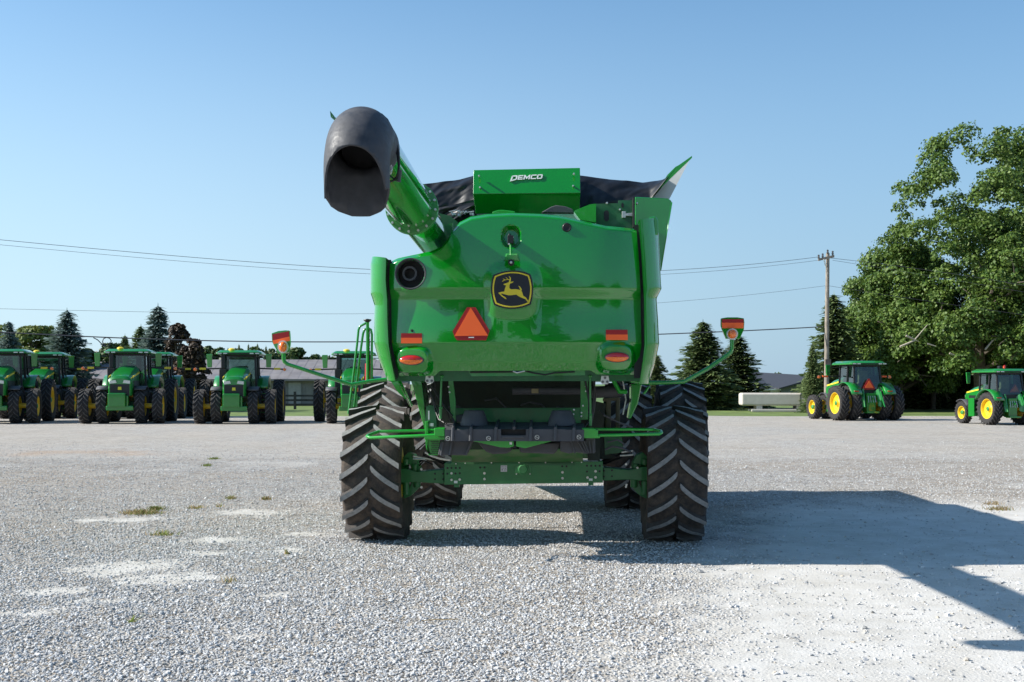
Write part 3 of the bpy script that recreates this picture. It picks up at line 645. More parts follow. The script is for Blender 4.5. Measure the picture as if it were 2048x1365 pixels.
# rubber spout: elbow that turns down, cut off by a slanting mouth that faces back
def spout_part(rad):
    bb = bmesh.new(); prev = None; nU = 56
    Rb = .30; cen = ax(3.0) ; dn = Vector((0, 0, -1))
    path = []
    for k in range(4): path.append((ax(2.50 + .24 * k / 4), dirv, 1.06))
    for k in range(27):
        a = R(96) * k / 26; path.append((ax(2.74 + Rb * math.sin(a)) + dn * Rb * (1 - math.cos(a)), (dirv * math.cos(a) + dn * math.sin(a)).normalized(), 1.06 + .03 * math.sin(a)))
    p_, t_, s_ = path[-1]
    for k in range(1, 9): path.append((p_ + t_ * .09 * k, t_, s_ - .004 * k))
    for c0, t_, s_ in path:
        up = ux.cross(t_).normalized()
        rg = [bb.verts.new(c0 + (ux * math.cos(2 * math.pi * k / nU) * (1 if True else 0) + up * math.sin(2 * math.pi * k / nU)) * RT * s_ * rad) for k in range(nU)]
        if prev:
            for k in range(nU): bb.faces.new([prev[k], prev[(k + 1) % nU], rg[(k + 1) % nU], rg[k]])
        prev = rg
    c = ax(2.74 + Rb); 
    n_ = Vector((0, -math.cos(R(34)), -math.sin(R(34))))      # mouth plane: short near the camera, long on the far side
    P1 = c + Vector((0, -RT, 0)); P1.z = lp(718, 291, -6.35).z
    bmesh.ops.bisect_plane(bb, geom=bb.verts[:] + bb.edges[:] + bb.faces[:], plane_co=P1, plane_no=Vector((0, -.62, -.78)).cross(Vector((1, 0, 0))).cross(Vector((1, 0, 0))) * 0 + Vector((0, -math.sin(R(62)), -math.cos(R(62)))), clear_outer=True)
    zb_ = lp(700, 433, -5.9).z
    bmesh.ops.bisect_plane(bb, geom=bb.verts[:] + bb.edges[:] + bb.faces[:], plane_co=Vector((0, 0, zb_)), plane_no=Vector((0, 0, -1)), clear_outer=True)
    for sx in (-1, 1):
        q = c + ux * sx * RT * .52; bmesh.ops.bisect_plane(bb, geom=bb.verts[:] + bb.edges[:] + bb.faces[:], plane_co=Vector((q.x, 0, zb_)), plane_no=(ux * sx * .55 + Vector((0, 0, -1)) * .83).normalized(), clear_outer=True)
    for sx in (-1, 1):
        q = c + ux * sx * RT * .90; bmesh.ops.bisect_plane(bb, geom=bb.verts[:] + bb.edges[:] + bb.faces[:], plane_co=Vector((q.x, 0, zb_ + .05)), plane_no=(ux * sx * .90 + Vector((0, 0, -1)) * .42).normalized(), clear_outer=True)
        q = c + ux * sx * RT * .30; bmesh.ops.bisect_plane(bb, geom=bb.verts[:] + bb.edges[:] + bb.faces[:], plane_co=Vector((q.x, 0, zb_)), plane_no=(ux * sx * .3 + Vector((0, 0, -1)) * .95).normalized(), clear_outer=True)
    return bb
b = B(); b.bm.free(); b.bm = spout_part(1.0)
sp_ = b.obj('auger_spout', SPOUT, CB, angle=50)
md = sp_.modifiers.new('wall', 'SOLIDIFY'); md.thickness = .014; md.offset = 0
b = B(); b.tube([ax(2.42), ax(2.56)], [RT * 1.06, RT * 1.075], 40); b.obj('spout_clamp', BLACKP, CB, bevel=.01)
c = ax(2.1) + ux * (RT) * (1 if ux.x > 0 else -1)
side = 1 if ux.x > 0 else -1
b = B(); plate(b, [(768, 346), (768, 327), (782, 326), (785, 338), (782, 349)], -5.66, .02); b.obj('pivot_plate', GREYP, CB, bevel=.004)
b = B(); b.lathe([(-.01, .001), (-.01, .014), (.02, .014)], lp(779, 342, -5.68), 'y', 10); b.obj('bolt', CHROME, CB)
b = B()
b.tube([lp(x, y, -5.7) for x, y in [(762, 229), (774, 240), (782, 255), (790, 280), (797, 305), (798, 330), (796, 350), (790, 360), (778, 364), (768, 362)]], .010, 8)
b.tube([lp(x, y, -5.7) for x, y in [(776, 250), (785, 262), (787, 285), (795, 310), (798, 340), (795, 350)]], .008, 8)
b.tube([lp(x, y, -5.7) for x, y in [(768, 345), (780, 352), (788, 358), (794, 354)]], .007, 8)
b.obj('hydraulic_hose', BLACK, CB)
b = B(); c = lp(797, 351, -5.7); b.cyl(c + Vector((0, 0, -.05)), c + Vector((.01, 0, .04)), .017, n=8); b.obj('hose_fitting', BLACKP, CB)
b = B(); plate(b, [(660, 222), (668, 232), (667, 238), (661, 232)], -5.6, .02); b.tube([lp(664, 233, -5.6), lp(676, 244, -5.45)], .012, 6); b.obj('marker_bracket', DARKG, CB)

# --- fittings on the hood
b = B(); c = lp(820, 547, YB); c.y = hood_y(845, 547) - .012
b.lathe([(.25, .150), (.01, .152), (-.005, .158), (-.006, .166), (.03, .172)], c, 'y', 48, caps=False); vr = b.obj('exhaust_ring', BLACKP, CB)
b = B(); b.lathe([(.20, .001), (.20, .15), (.21, .155)], c, 'y', 40); b.obj('vent_back', BLACK, vr)
b = B(); b.lathe([(.04, .082), (.0, .080), (-.0, .058), (.05, .055)], c + Vector((-.02, .09, .01)), 'y', 40, close=True); b.obj('exhaust_pipe_end', M('pipe_grey', (.07, .07, .075), .5), vr)
b = B(); c2 = lp(1133.5, 454, YB); c2.y = hood_y(1133, 454); b.lathe([(-.012, .001), (-.012, .030), (-.016, .040), (-.004, .050), (.02, .052)], c2, 'y', 28); b.obj('round_grommet', BLACK, CB)
b = B(); c2 = lp(822, 661, YB); c2.y = hood_y(822, 661); b.lathe([(-.012, .001), (-.01, .014), (.01, .016)], c2, 'y', 14); b.obj('round_grommet', BLACK, CB)
# rear camera arm
yb = hood_y(1022, 500)
b = B(); c = lp(1021, 480, YB - .02); b.box(c.x - .03, c.x + .03, c.y - .03, c.y + .08, c.z - .04, c.z + .045); b.tube([c + Vector((-.01, -.02, .03)), c + Vector((-.01, .0, .06))], .015, 8); cm = b.obj('camera_mount', BLACK, CB, bevel=.006)
b = B(); c = lp(1019, 475, YB - .045); b.box(c.x - .02, c.x + .015, c.y, c.y + .02, c.z - .006, c.z + .008); b.obj('bolt', CHROME, cm); b = B(); b.box(c.x + .025, c.x + .045, c.y, c.y + .02, c.z - .004, c.z + .005); b.obj('bolt', CHROME, cm); b = B(); c = lp(1018, 488.5, YB - .05); b.lathe([(-.01, .001), (-.008, .010), (.01, .011)], c, 'y', 10); b.obj('bolt', CHROME, cm)
b = B(); b.tube([lp(1021, 488, YB - .02), lp(1021.5, 510, YB - .05)], .010, 10); b.obj('camera_arm', GREENL, cm)
b = B(); yk = YB - .14
b.prism([lp(1012, 507, YB - .02), lp(1036, 507, YB - .02), lp(1041, 523, YB - .05), lp(1007, 523, YB - .05)], [lp(1013, 510, yk), lp(1035, 510, yk), lp(1038, 521, yk), lp(1010, 521, yk)]); b.obj('camera_hood', GREEND, cm, bevel=.004)
b = B(); c = lp(1022.5, 526, YB - .12); b.lathe([(-.05, .001), (-.05, .020), (-.035, .032), (.0, .034), (.03, .03)], c, 'y', 20)
for k in range(8):
    a = k * math.pi / 4; b.box(c.x + .03 * math.cos(a) - .005, c.x + .03 * math.cos(a) + .005, c.y - .045, c.y, c.z + .03 * math.sin(a) - .005, c.z + .03 * math.sin(a) + .005)
cl = b.obj('rear_camera', BLACK, cm)
b = B(); b.lathe([(-.055, .001), (-.053, .012), (-.05, .014)], c, 'y', 16); b.obj('lens', CHROME, cm)

# emblem
def Z(px, py, k=15.17, ox=975, oy=535): return (ox + px / k, oy + py / k)
def bulge(c, q, n=10):
    """closed outline from 4 corners and 4 edge mid-points, quadratic arcs"""
    out = []
    for i in range(4):
        a, m_, d = c[i], q[i], c[(i + 1) % 4]
        ctrl = (2 * m_[0] - (a[0] + d[0]) / 2, 2 * m_[1] - (a[1] + d[1]) / 2)
        for k in range(n):
            t = k / n; out.append(((1 - t) ** 2 * a[0] + 2 * t * (1 - t) * ctrl[0] + t * t * d[0], (1 - t) ** 2 * a[1] + 2 * t * (1 - t) * ctrl[1] + t * t * d[1]))
    return out
EC = [(220, 268), (1255, 245), (1268, 1095), (240, 1105)]; EM = [(745, 140), (1338, 650), (745, 1218), (150, 680)]
def grow(pts, s, c=(745, 675)): return [(c[0] + (x - c[0]) * s, c[1] + (y - c[1]) * s) for x, y in pts]
yE = min(hood_y(x, y) for x in (985, 1025, 1065) for y in (545, 580, 612)) - .006
b = B(); plate(b, [Z(*p) for p in bulge(grow(EC, 1.085), grow(EM, 1.075))], yE, .05); em = b.obj('emblem', M('black_badge', (.012, .013, .02), .4, var=.1), CB, angle=0)
b = B(); o_ = [lp(*Z(*p), yE - .004) for p in bulge(EC, EM)]; i_ = [lp(*Z(*p), yE - .004) for p in bulge(grow(EC, .925), grow(EM, .925))]
b.ring(o_, i_, .006); b.obj('emblem_border', YELD, em, angle=0)
DEER = [(480, 512), (560, 485), (640, 455), (652, 432), (662, 385), (620, 378), (560, 385), (500, 408), (440, 440), (468, 402), (512, 385), (494, 372), (468, 348), (500, 352), (545, 378), (602, 360), (580, 338), (545, 300), (590, 322), (618, 358), (672, 365), (676, 330), (640, 268), (668, 274), (702, 310), (712, 350), (706, 400), (694, 445),
        (720, 438), (750, 436), (790, 426), (775, 455), (745, 478), (690, 490), (668, 540), (662, 620), (680, 650), (720, 668), (860, 665), (950, 678), (990, 690), (978, 650), (962, 600), (928, 562), (975, 578), (1020, 630), (1048, 692), (1022, 702), (1045, 740), (1065, 800), (1085, 865), (1120, 890), (1170, 920), (1200, 970), (1250, 1038), (1262, 1085), (1230, 1060), (1180, 1008), (1150, 965), (1100, 948), (1030, 922), (960, 888), (905, 852), (880, 830), (800, 835), (720, 848), (640, 850), (560, 832), (490, 810), (425, 797), (402, 802), (470, 868), (545, 915), (585, 970), (520, 950), (440, 890), (370, 825), (330, 775), (360, 762), (440, 743), (500, 738), (518, 710), (525, 660), (545, 600), (565, 552), (540, 545), (500, 535)]
b = B(); plate(b, [Z(*p) for p in DEER], yE - .004, .006); b.obj('leaping_deer', YELD, em, angle=0)

# slow-moving-vehicle triangle
yT = min(hood_y(942, 616), hood_y(942, 680), hood_y(906, 660)) - .008
b = B(); plate(b, [(934, 615), (951, 615), (979, 662), (975, 674), (972, 681), (914, 681), (910, 676), (905, 663)], yT, .05); tr_ = b.obj('warning_triangle', RED, CB, angle=0)
b = B(); plate(b, [(941.5, 615.5), (976, 671.5), (909, 672.5)], yT - .004, .006); b.obj('orange_triangle', ORANGE, tr_, angle=0)
b = B(); plate(b, [(937, 674.5), (948, 674.3), (948, 676.3), (937, 676.5)], yT - .003, .005); b.obj('small_marking', WHITE, tr_, angle=0)
for x0, x1, y0, ym, y1, low in ((802, 843.5, 667, 676, 687, 0), (1212, 1255, 660, 669.5, 680.5, 1)):
    y_ = min(hood_y(x0, y1), hood_y(x1, y1), hood_y(x0, y0), hood_y(x1, y0)) - .004
    b = B(); plate(b, [(x0, y0), (x1, y0), (x1 + .3, ym), (x0, ym)], y_, .035); rf = b.obj('reflector', RED, CB, angle=0)
    b = B(); plate(b, [(x0, ym), (x1 + .4, ym), (x1 + .6, y1), (x0, y1)], y_, .035); b.obj('orange_strip', ORANGE, rf, angle=0)
# tail lamps
for cx, cy in ((822.5, 720.5), (1234, 715)):
    y_ = min(hood_y(cx - 22, cy), hood_y(cx + 22, cy), hood_y(cx, cy)) 
    el = lambda s, lo, hi: [(cx + 25 * s * math.cos(a), cy + 10.5 * s * math.sin(a)) for a in [lo + (hi - lo) * k / 24 for k in range(25)]]
    def dome(b, lo, hi, s):
        def f(u, v):
            a = lo + (hi - lo) * u; p = lp(cx + 25 * s * v * math.cos(a), cy + 10.0 * s * v * math.sin(a), y_); p.y = y_ - .012 - .03 * math.sqrt(max(0, 1 - v * v)); return p
        b.grid(f, 24, 8)
    b = B(); plate(b, el(1.0, 0, 2 * math.pi - .01), y_ - .012, .05); ho = b.obj('tail_light', BLACKP, CB)
    b = B(); dome(b, math.pi, 2 * math.pi, .92); b.obj('red_lens', REDL, ho, angle=60)
    b = B(); dome(b, 0, math.pi, .92); b.obj('amber_lens', AMBER, ho, angle=60)

# --- underside: rear chamber, chopper and residue spreader
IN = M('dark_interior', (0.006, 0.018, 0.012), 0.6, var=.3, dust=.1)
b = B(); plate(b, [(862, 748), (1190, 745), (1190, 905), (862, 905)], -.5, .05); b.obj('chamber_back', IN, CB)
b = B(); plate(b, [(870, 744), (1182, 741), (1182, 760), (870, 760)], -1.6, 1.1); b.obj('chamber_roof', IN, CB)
b = B(); plate(b, [(908, 817), (1162, 816), (1162, 850), (908, 850)], -.95, .03); b.obj('chopper_housing', DARKG, CB)
b = B(); plate(b, [(936, 742), (1170, 741), (1170, 751), (943, 753)], -1.95, .02); b.obj('lower_lip', GREEND, CB)
b = B(); b.tube([lp(1025, 782, -1.2), lp(1165, 782, -1.2)], .045, 16); b.obj('drive_shaft', BLACKP, CB)
b = B(); plate(b, [(1063, 778), (1077, 778), (1077, 787), (1063, 787)], -1.26, .01); b.obj('label_plate', TAN, CB)
b = B(); plate(b, [(896, 750), (905, 750), (911, 800), (912, 845), (902, 830), (898, 790)], -1.5, .04); b.obj('chamber_frame', GREEND, CB, bevel=.006); b = B(); plate(b, [(1161, 745), (1176, 745), (1176, 840), (1161, 840)], -1.45, .05); b.obj('chamber_frame', GREEND, CB, bevel=.006)
for x, y in ((898, 761), (897, 774), (899, 785), (1172, 773), (1172, 783), (1166, 812), (1163, 826), (1163, 833), (1148, 820), (1147, 829)): b = B(); b.lathe([(-.01, .001), (-.008, .010), (.03, .011)], lp(x, y, -1.52), 'y', 8); b.obj('bolt', CHROME, CB)
b = B(); b.tube([lp(940, 745, -1.97), lp(1030, 744, -2.0), lp(1050, 742, -2.0), lp(1070, 747, -2.0), lp(1090, 750, -2.0), lp(1110, 746, -2.0), lp(1150, 744, -2.0)], .009, 8)
b.tube([lp(1170, 760, -1.6), lp(1178, 800, -1.6), lp(1180, 840, -1.6), lp(1168, 855, -1.7)], .012, 8)
b.tube([lp(1190, 760, -1.5), lp(1188, 790, -1.5), lp(1184, 830, -1.5)], .008, 8)
b.tube([lp(853, 770, -1.6), lp(862, 790, -1.6), lp(875, 820, -1.6), lp(882, 842, -1.7)], .008, 8)
b.tube([lp(862, 770, -1.55), lp(880, 800, -1.55), lp(890, 815, -1.55), lp(905, 832, -1.6)], .010, 8)
b.tube([lp(866, 800, -1.5), lp(870, 820, -1.5), lp(878, 840, -1.6), lp(892, 848, -1.7)], .009, 8)
b.obj('wiring_harness', BLACK, CB)
b = B(); b.tube([lp(1026, 743, -2.02), lp(1034, 746, -2.02), lp(1050, 742.5, -2.02)], .009, 8); b.obj('latch_rod', CHROME, CB)
for cx, cy, s in ((859, 758, 1), (1210, 760, 1)):
    b = B(); plate(b, [(cx - 7, cy - 8), (cx + 7, cy - 8), (cx + 9, cy + 5), (cx + 5, cy + 9), (cx - 5, cy + 9), (cx - 9, cy + 5)], -1.9, .02); hp = b.obj('hitch_plate', GREYP, CB, bevel=.003)
    for dx, dy in ((0, -4), (-4.5, 4), (4.5, 4)):
        b = B(); b.lathe([(-.004, .001), (-.004, .014), (.01, .015)], lp(cx + dx, cy + dy, -1.903), 'y', 12); b.obj('hole', M('hole_grey', (.12, .12, .12), .6) if 'hole_grey' not in bpy.data.materials else bpy.data.materials['hole_grey'], hp)
# actuators
for x, y0, y1, x1 in ((883, 750, 838, 881), (1180, 750, 852, 1181)):
    b = B(); b.tube([lp(x, y0, -1.75), lp(x1, y1 - 20, -1.75)], .011, 10); b.tube([lp(x1, y1 - 22, -1.75), lp(x1, y1, -1.75)], .016, 10)
    b.tube([lp(x - 3, y0 + 3, -1.77), lp(x + 4, y0 + 3, -1.77)], .012, 8); b.tube([lp(x1 - 3, y1 - 22, -1.77), lp(x1 + 4, y1 - 22, -1.77)], .010, 8); b.obj('gas_strut', GREEND, CB)
# legs
b = B(); plate(b, [(818, 752), (842, 752), (848, 800), (852, 858), (850, 862), (838, 820), (826, 775)], -1.2, .5); b.obj('side_brace', GREEN, CB, bevel=.02)
b = B(); b.tube([lp(800, 765, -1.6), lp(812, 790, -1.2), lp(822, 812, -.7)], .02, 10); plate(b, [(778, 758), (800, 758), (812, 800), (796, 785)], -1.1, .03); b.obj('panel_stay', GREEN, CB)
b = B(); plate(b, [(1262, 768), (1284, 768), (1276, 808), (1262, 838), (1256, 838), (1262, 800)], -1.0, .3); b.obj('side_brace', GREEN, CB, bevel=.015); b = B(); plate(b, [(1296, 772), (1302, 772), (1292, 788), (1284, 790)], -1.4, .03); b.obj('side_brace', GREEN, CB, bevel=.015)
b = B(); b.tube([lp(1222, 752, -1.3), lp(1239, 784, -1.3), lp(1254, 784, -1.3)], .026, 10); b.tube([lp(1205, 753, -1.3), lp(1262, 753, -1.3)], .012, 8); b.obj('support_bracket', GREENL, CB)
b = B(); b.tube([lp(1183, 785, -.8), lp(1245, 783, -.8)], .07, 24); b.obj('muffler', BLACKP, CB)
b = B(); plate(b, [(1206, 797), (1240, 795), (1240, 862), (1232, 862), (1232, 802), (1222, 802), (1222, 862), (1212, 862), (1212, 803), (1206, 803)], .6, .12); b.obj('tank_support', TAN, CB, bevel=.01)
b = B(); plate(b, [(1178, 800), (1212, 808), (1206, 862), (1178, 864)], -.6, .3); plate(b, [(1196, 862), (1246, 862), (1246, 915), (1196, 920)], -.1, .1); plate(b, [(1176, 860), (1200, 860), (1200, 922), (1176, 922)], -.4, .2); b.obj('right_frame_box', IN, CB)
b = B(); plate(b, [(1208, 870), (1244, 870), (1246, 905), (1210, 910)], -.12, .01); b.obj('access_panel', DARKG, CB)
b = B(); plate(b, [(853, 812), (870, 812), (873, 845), (873, 872), (850, 872), (850, 842)], -1.4, .3); b.obj('left_frame_box', DARKG, CB)
b = B(); plate(b, [(856, 822), (859, 822), (859, 840), (856, 840)], -1.42, .005); b.obj('small_decal', WHITE, CB, angle=0); b = B(); plate(b, [(858.5, 847), (867, 847), (867, 853), (858.5, 853)], -1.42, .005); b.obj('small_decal', WHITE, CB, angle=0)
b = B(); plate(b, [(850, 843), (856, 843), (856, 905), (862, 911), (858, 912), (852, 895), (850, 870)], -1.75, .25); plate(b, [(849, 874), (890, 874), (890, 880), (849, 880)], -1.85, .3); b.obj('left_guard_edge', GREENL, CB, bevel=.006)
b = B(); plate(b, [(856, 880), (880, 880), (875, 911), (862, 911), (856, 890)], -1.72, .12); mg = b.obj('perforated_guard', GREENL, CB)
b = B()
for j in range(7):
    for i in range(5):
        c = lp(863 + i * 3.1 + (j % 2) * 1.5, 883.5 + j * 4, -1.728); b.box(c.x - .005, c.x + .005, c.y, c.y + .004, c.z - .006, c.z + .006)
b.obj('guard_holes', BLACK, mg, angle=0)
# black residue shelf with ribs
YS = -2.0
SH = [(889.5, 847), (895, 845), (985, 844), (1000, 845), (1060, 845), (1090, 843), (1162, 846), (1168, 850)]
b = B()
fr_t = lambda x: lp(x, 859 if 930 < x < 1130 else 860, YS); bk_t = lambda x: lp(x, 844 + (0.012 * abs(x - 1028)) * 1.2 + .8 * math.sin(x * .05), YS + .62); fr_b = lambda x: lp(x, 883, YS - .0)
xs_ = [889.5 + 278.5 * k / 40 for k in range(41)]
slot = (1001, 1051)
def shelf(u, v):
    x = 889.5 + 278.5 * u
    if v < .5: p = bk_t(x).lerp(fr_t(x), v * 2)
    else: p = fr_t(x).lerp(fr_b(x), (v - .5) * 2)
    return p
b.grid(shelf, 84, 24, skip=lambda u, v: 1001 < 889.5 + 278.5 * u < 1051 and .50 < v < .76)
b.grid(lambda u, v: fr_b(889.5 + 278.5 * u) + Vector((0, .5 * v, 0)), 30, 2)
for e in (889.5, 1168):
    b.face([bk_t(e), fr_t(e), fr_b(e), fr_b(e) + Vector((0, .5, 0))])
sf = b.obj('residue_shelf', BLACKP, CB, angle=25, bevel=0)
b = B(); plate(b, [(1000, 858.5), (1052, 858.5), (1052, 872.5), (1000, 872.5)], YS + .09, .02); b.obj('handle_recess', BLACK, sf)
b = B(); plate(b, [(1005, 872), (1047, 872), (1050, 877.5), (1002, 877.5)], YS - .012, .05); b.obj('handle_lip', BLACKP, sf, bevel=.008)
for x, full in ((906, 1), (942, 1), (992, 1), (1028, 0), (1062, 1), (1111, 1), (1148, 1)):
    b = B(); o_ = Vector((0, 0, .012)); sk = (x - 1028) * -.0 + (5 if x < 1028 else 1)
    pts = [bk_t(x + sk) + o_, fr_t(x) + o_ + Vector((0, -.008, 0))] + ([fr_b(x - 1) + Vector((0, -.018, .005))] if full else [])
    b.tube(pts, .017, 10); b.obj('rib', BLACKP, sf)
for x, y in ((896, 877.5), (977, 877), (1074, 875), (1158, 874.5)):
    b = B(); c = lp(x, y, YS - .014); b.lathe([(0, .026), (-.008, .024), (-.008, .019), (0, .018)], c, 'y', 24, close=True); b.tube([c + Vector((-.018, -.006, .008)), c + Vector((.018, -.006, -.008))], .004, 6); b.obj('quarter_turn_latch', CHROME, sf)
for x in (948, 1123):
    b = B(); c = lp(x + .5, 846, -1.62); s_ = 183 / 188
    b.lathe([(-.03, .158), (.02, .150), (.125, .112), (.137, .100), (.140, .001)], c, 'z', 40); b.obj('motor_dome', BLACKP, CB, angle=40)
b = B(); plate(b, [(903, 846), (904, 833), (925, 829), (926, 846)], -1.3, .2); b.obj('motor_cover', BLACKP, CB, bevel=.015)
# spreader skirts, discs and blades below
b = B(); plate(b, [(890, 882), (944, 882), (932, 911), (876, 911), (880, 885)], -1.8, .35); sk = b.obj('spreader_skirt', BLACKP, CB, bevel=.012)
b = B()
for x0, x1 in ((886, 882), (904, 899), (942, 932)): b.tube([lp(x0, 884, -1.82), lp(x1, 911, -1.82)], .012, 8)
b.obj('skirt_ribs', BLACKP, sk)
b = B(); plate(b, [(1120, 882), (1170, 882), (1174, 870), (1190, 870), (1191, 906), (1174, 908), (1150, 905), (1138, 908), (1120, 903)], -1.8, .35); sk = b.obj('spreader_skirt', BLACKP, CB, bevel=.012)
b = B()
for x0, x1 in ((1142, 1150), (1155, 1170), (1163, 1174), (1168, 1178), (1178, 1182), (1185, 1187)): b.tube([lp(x0, 883, -1.82), lp(x1, 907, -1.82)], .009, 8)
b.obj('skirt_ribs', BLACKP, sk)
for pts in ([(952, 880), (960, 892), (972, 904), (985, 909), (1012, 908), (1023, 903), (1022, 888)], [(1036, 888), (1040, 906), (1090, 908), (1108, 909), (1116, 900), (1122, 885)]):
    b = B(); plate(b, pts, -1.7, .5); b.obj('spreader_disc', BLACKP, CB, bevel=.02)
for pts in ([(942, 882), (1027, 882), (1028, 893), (1016, 896), (1000, 895)], [(1032, 882), (1114, 880), (1062, 894), (1050, 897), (1032, 893)]):
    b = B(); plate(b, pts, -1.9, .04); b.obj('spreader_blade', GREENL, CB, bevel=.006)
b = B(); plate(b, [(1019, 884.5), (1024, 884.5), (1024, 889.5), (1019, 889.5)], -1.906, .004); b.obj('small_decal', WHITE, CB, angle=0)
b = B(); plate(b, [(1024.5, 882), (1032, 882), (1032, 897), (1024.5, 897)], -1.85, .05); b.obj('center_post', BLACK, CB)
# sloping pan above the axle
b = B(); b.prism([lp(904, 900, -.9), lp(1165, 898, -.9), lp(1166, 923, -.42), lp(903, 924, -.42)], [lp(904, 900, -.4), lp(1165, 898, -.4), lp(1166, 924, -.38), lp(903, 925, -.38)]); b.obj('sloping_pan', M('dusty_pan', (.02, .17, .03), .5, dust=.75, scale=3), CB)
# swing-out guard loops
for pts, br in (([(889, 870), (740, 876), (734, 873), (736, 871), (757, 863.5), (889, 861)], [(868, 857), (889.5, 857), (889.5, 874), (868, 872)]),
                ([(1166, 872), (1318, 868.5), (1323, 866), (1322, 863), (1308, 859.5), (1180, 859)], [(1164, 857), (1188, 857), (1196, 862), (1196, 870), (1200, 871), (1200, 877), (1164, 877)])):
    deps = [-1.95, -1.95, -1.9, -1.85, -1.45, -1.45]
    b = B(); b.tube([lp(x, y, d) for (x, y), d in zip(pts, deps)], .017, 12); gl_ = b.obj('guard_loop', GREENL, CB, angle=60)
    b = B(); plate(b, br, -1.98, .35); b.obj('loop_bracket', GREENL, gl_, bevel=.008)
# --- rear axle
YA = -.28
AX = M('axle_green', (0.008, 0.165, 0.04), 0.42, 0, .25, var=.12, dust=.14, scale=5)
b = B(); plate(b, [(888.5, 927), (1206, 923), (1206, 966), (888.5, 970)], YA, .4); ab = b.obj('axle_beam', AX, CB, bevel=.006)
b = B(); plate(b, [(902, 925), (1167, 922), (1167, 927.5), (902, 930)], YA - .02, .03); b.obj('beam_flange', AX, ab, bevel=.003)
b = B(); plate(b, [(790, 938), (812, 938), (835, 944), (888, 939), (888, 968), (835, 965), (790, 966)], YA + .07, .25); b.obj('axle_extension', AX, ab, bevel=.01); b = B(); plate(b, [(1206, 935), (1258, 940), (1285, 934), (1300, 934), (1300, 962), (1280, 962), (1258, 960), (1206, 962)], YA + .07, .25); b.obj('axle_extension', AX, ab, bevel=.01)
def bolts(pts, r, name, mat, par, yl, dep=.012, n=10):
    for x, y in pts:
        b = B(); b.lathe([(-dep, .001), (-dep, r * .8), (-dep * .4, r), (.012, r)], lp(x, y, yl), 'y', n); b.obj(name, mat, par)
bolts([(903, 947), (903, 960), (919.5, 959.5), (969, 947), (969, 958.5), (1125, 945), (1125, 957), (1191, 943), (1175, 955.5), (1191, 955)], .017, 'bolt', CHROME, ab, YA)
bolts([(930.5, 927), (983, 926), (1038, 925.5), (1091, 925.5), (1144, 925), (912, 928), (1163, 925)], .009, 'bolt', CHROME, ab, YA - .02)
hl = [(x, 936.5) for x in (895, 903, 911.5, 919.5)] + [(960.5, 935.5), (969, 935.5)] + [(1124.5, 933), (1133, 933)] + [(x, 932) for x in (1174, 1182.5, 1191, 1199.5)] + [(919.5, 947), (911, 947.5), (895, 948), (1174, 943.5), (1199, 943)]
bolts(hl, .013, 'bolt_hole', BLACK, ab, YA, .0035, 12)
bolts([(870, 948), (886, 948), (870, 959), (886, 959), (1208, 942), (1224, 941), (1208, 953.5), (1224, 953)], .012, 'bolt_hole', BLACK, ab, YA + .07, .0035, 12)
b = B(); b.lathe([(-.04, .001), (-.04, .05), (-.02, .058), (-.02, .072), (.02, .075)], lp(1046, 939, YA - .0), 'y', 28); plate(b, [(1030, 931), (1036, 931), (1036, 947), (1030, 947)], YA - .015, .02); plate(b, [(1057, 931), (1063, 931), (1063, 947), (1057, 947)], YA - .015, .02); b.obj('pivot_pin', AX, ab, bevel=.003)
bolts([(1033, 948.5), (1060, 948.5)], .008, 'bolt', CHROME, ab, YA - .02)
b = B(); plate(b, [(1001.5, 931.5), (1014, 931.5), (1014, 944), (1001.5, 944)], YA - .004, .006); lb = b.obj('data_label', M('paper_label', (.62, .62, .66), .6, var=.05), ab, angle=0)
b = B()
for x, y, w_, h_ in ((1002.5, 933.5, 4, 1.2), (1007.5, 933, 1, 2), (1009.5, 933.2, 3.5, .9), (1003, 936.5, 6, 1), (1010, 936, 2, 2), (1003, 939, 3, 2.5), (1008, 939.5, 5, .8), (1008, 941.5, 3, .8)):
    plate(b, [(x, y), (x + w_, y), (x + w_, y + h_), (x, y + h_)], YA - .0055, .002)
b.obj('label_print', M('print_grey', (.22, .22, .26), .6), ab, angle=0)
b = B(); plate(b, [(908, 962), (915, 962), (915, 967), (908, 967)], YA - .004, .006); b.obj('small_decal', WHITE, ab, angle=0); b = B(); plate(b, [(1178, 957.5), (1185, 957.5), (1185, 962), (1178, 962)], YA - .004, .006); b.obj('small_decal', WHITE, ab, angle=0)
b = B(); plate(b, [(908, 969), (918, 969), (918, 975), (908, 975)], YA + .02, .1); b.obj('jack_pad', AX, ab); b = B(); plate(b, [(1177, 966), (1187, 966), (1187, 971), (1177, 971)], YA + .02, .1); b.obj('jack_pad', AX, ab)
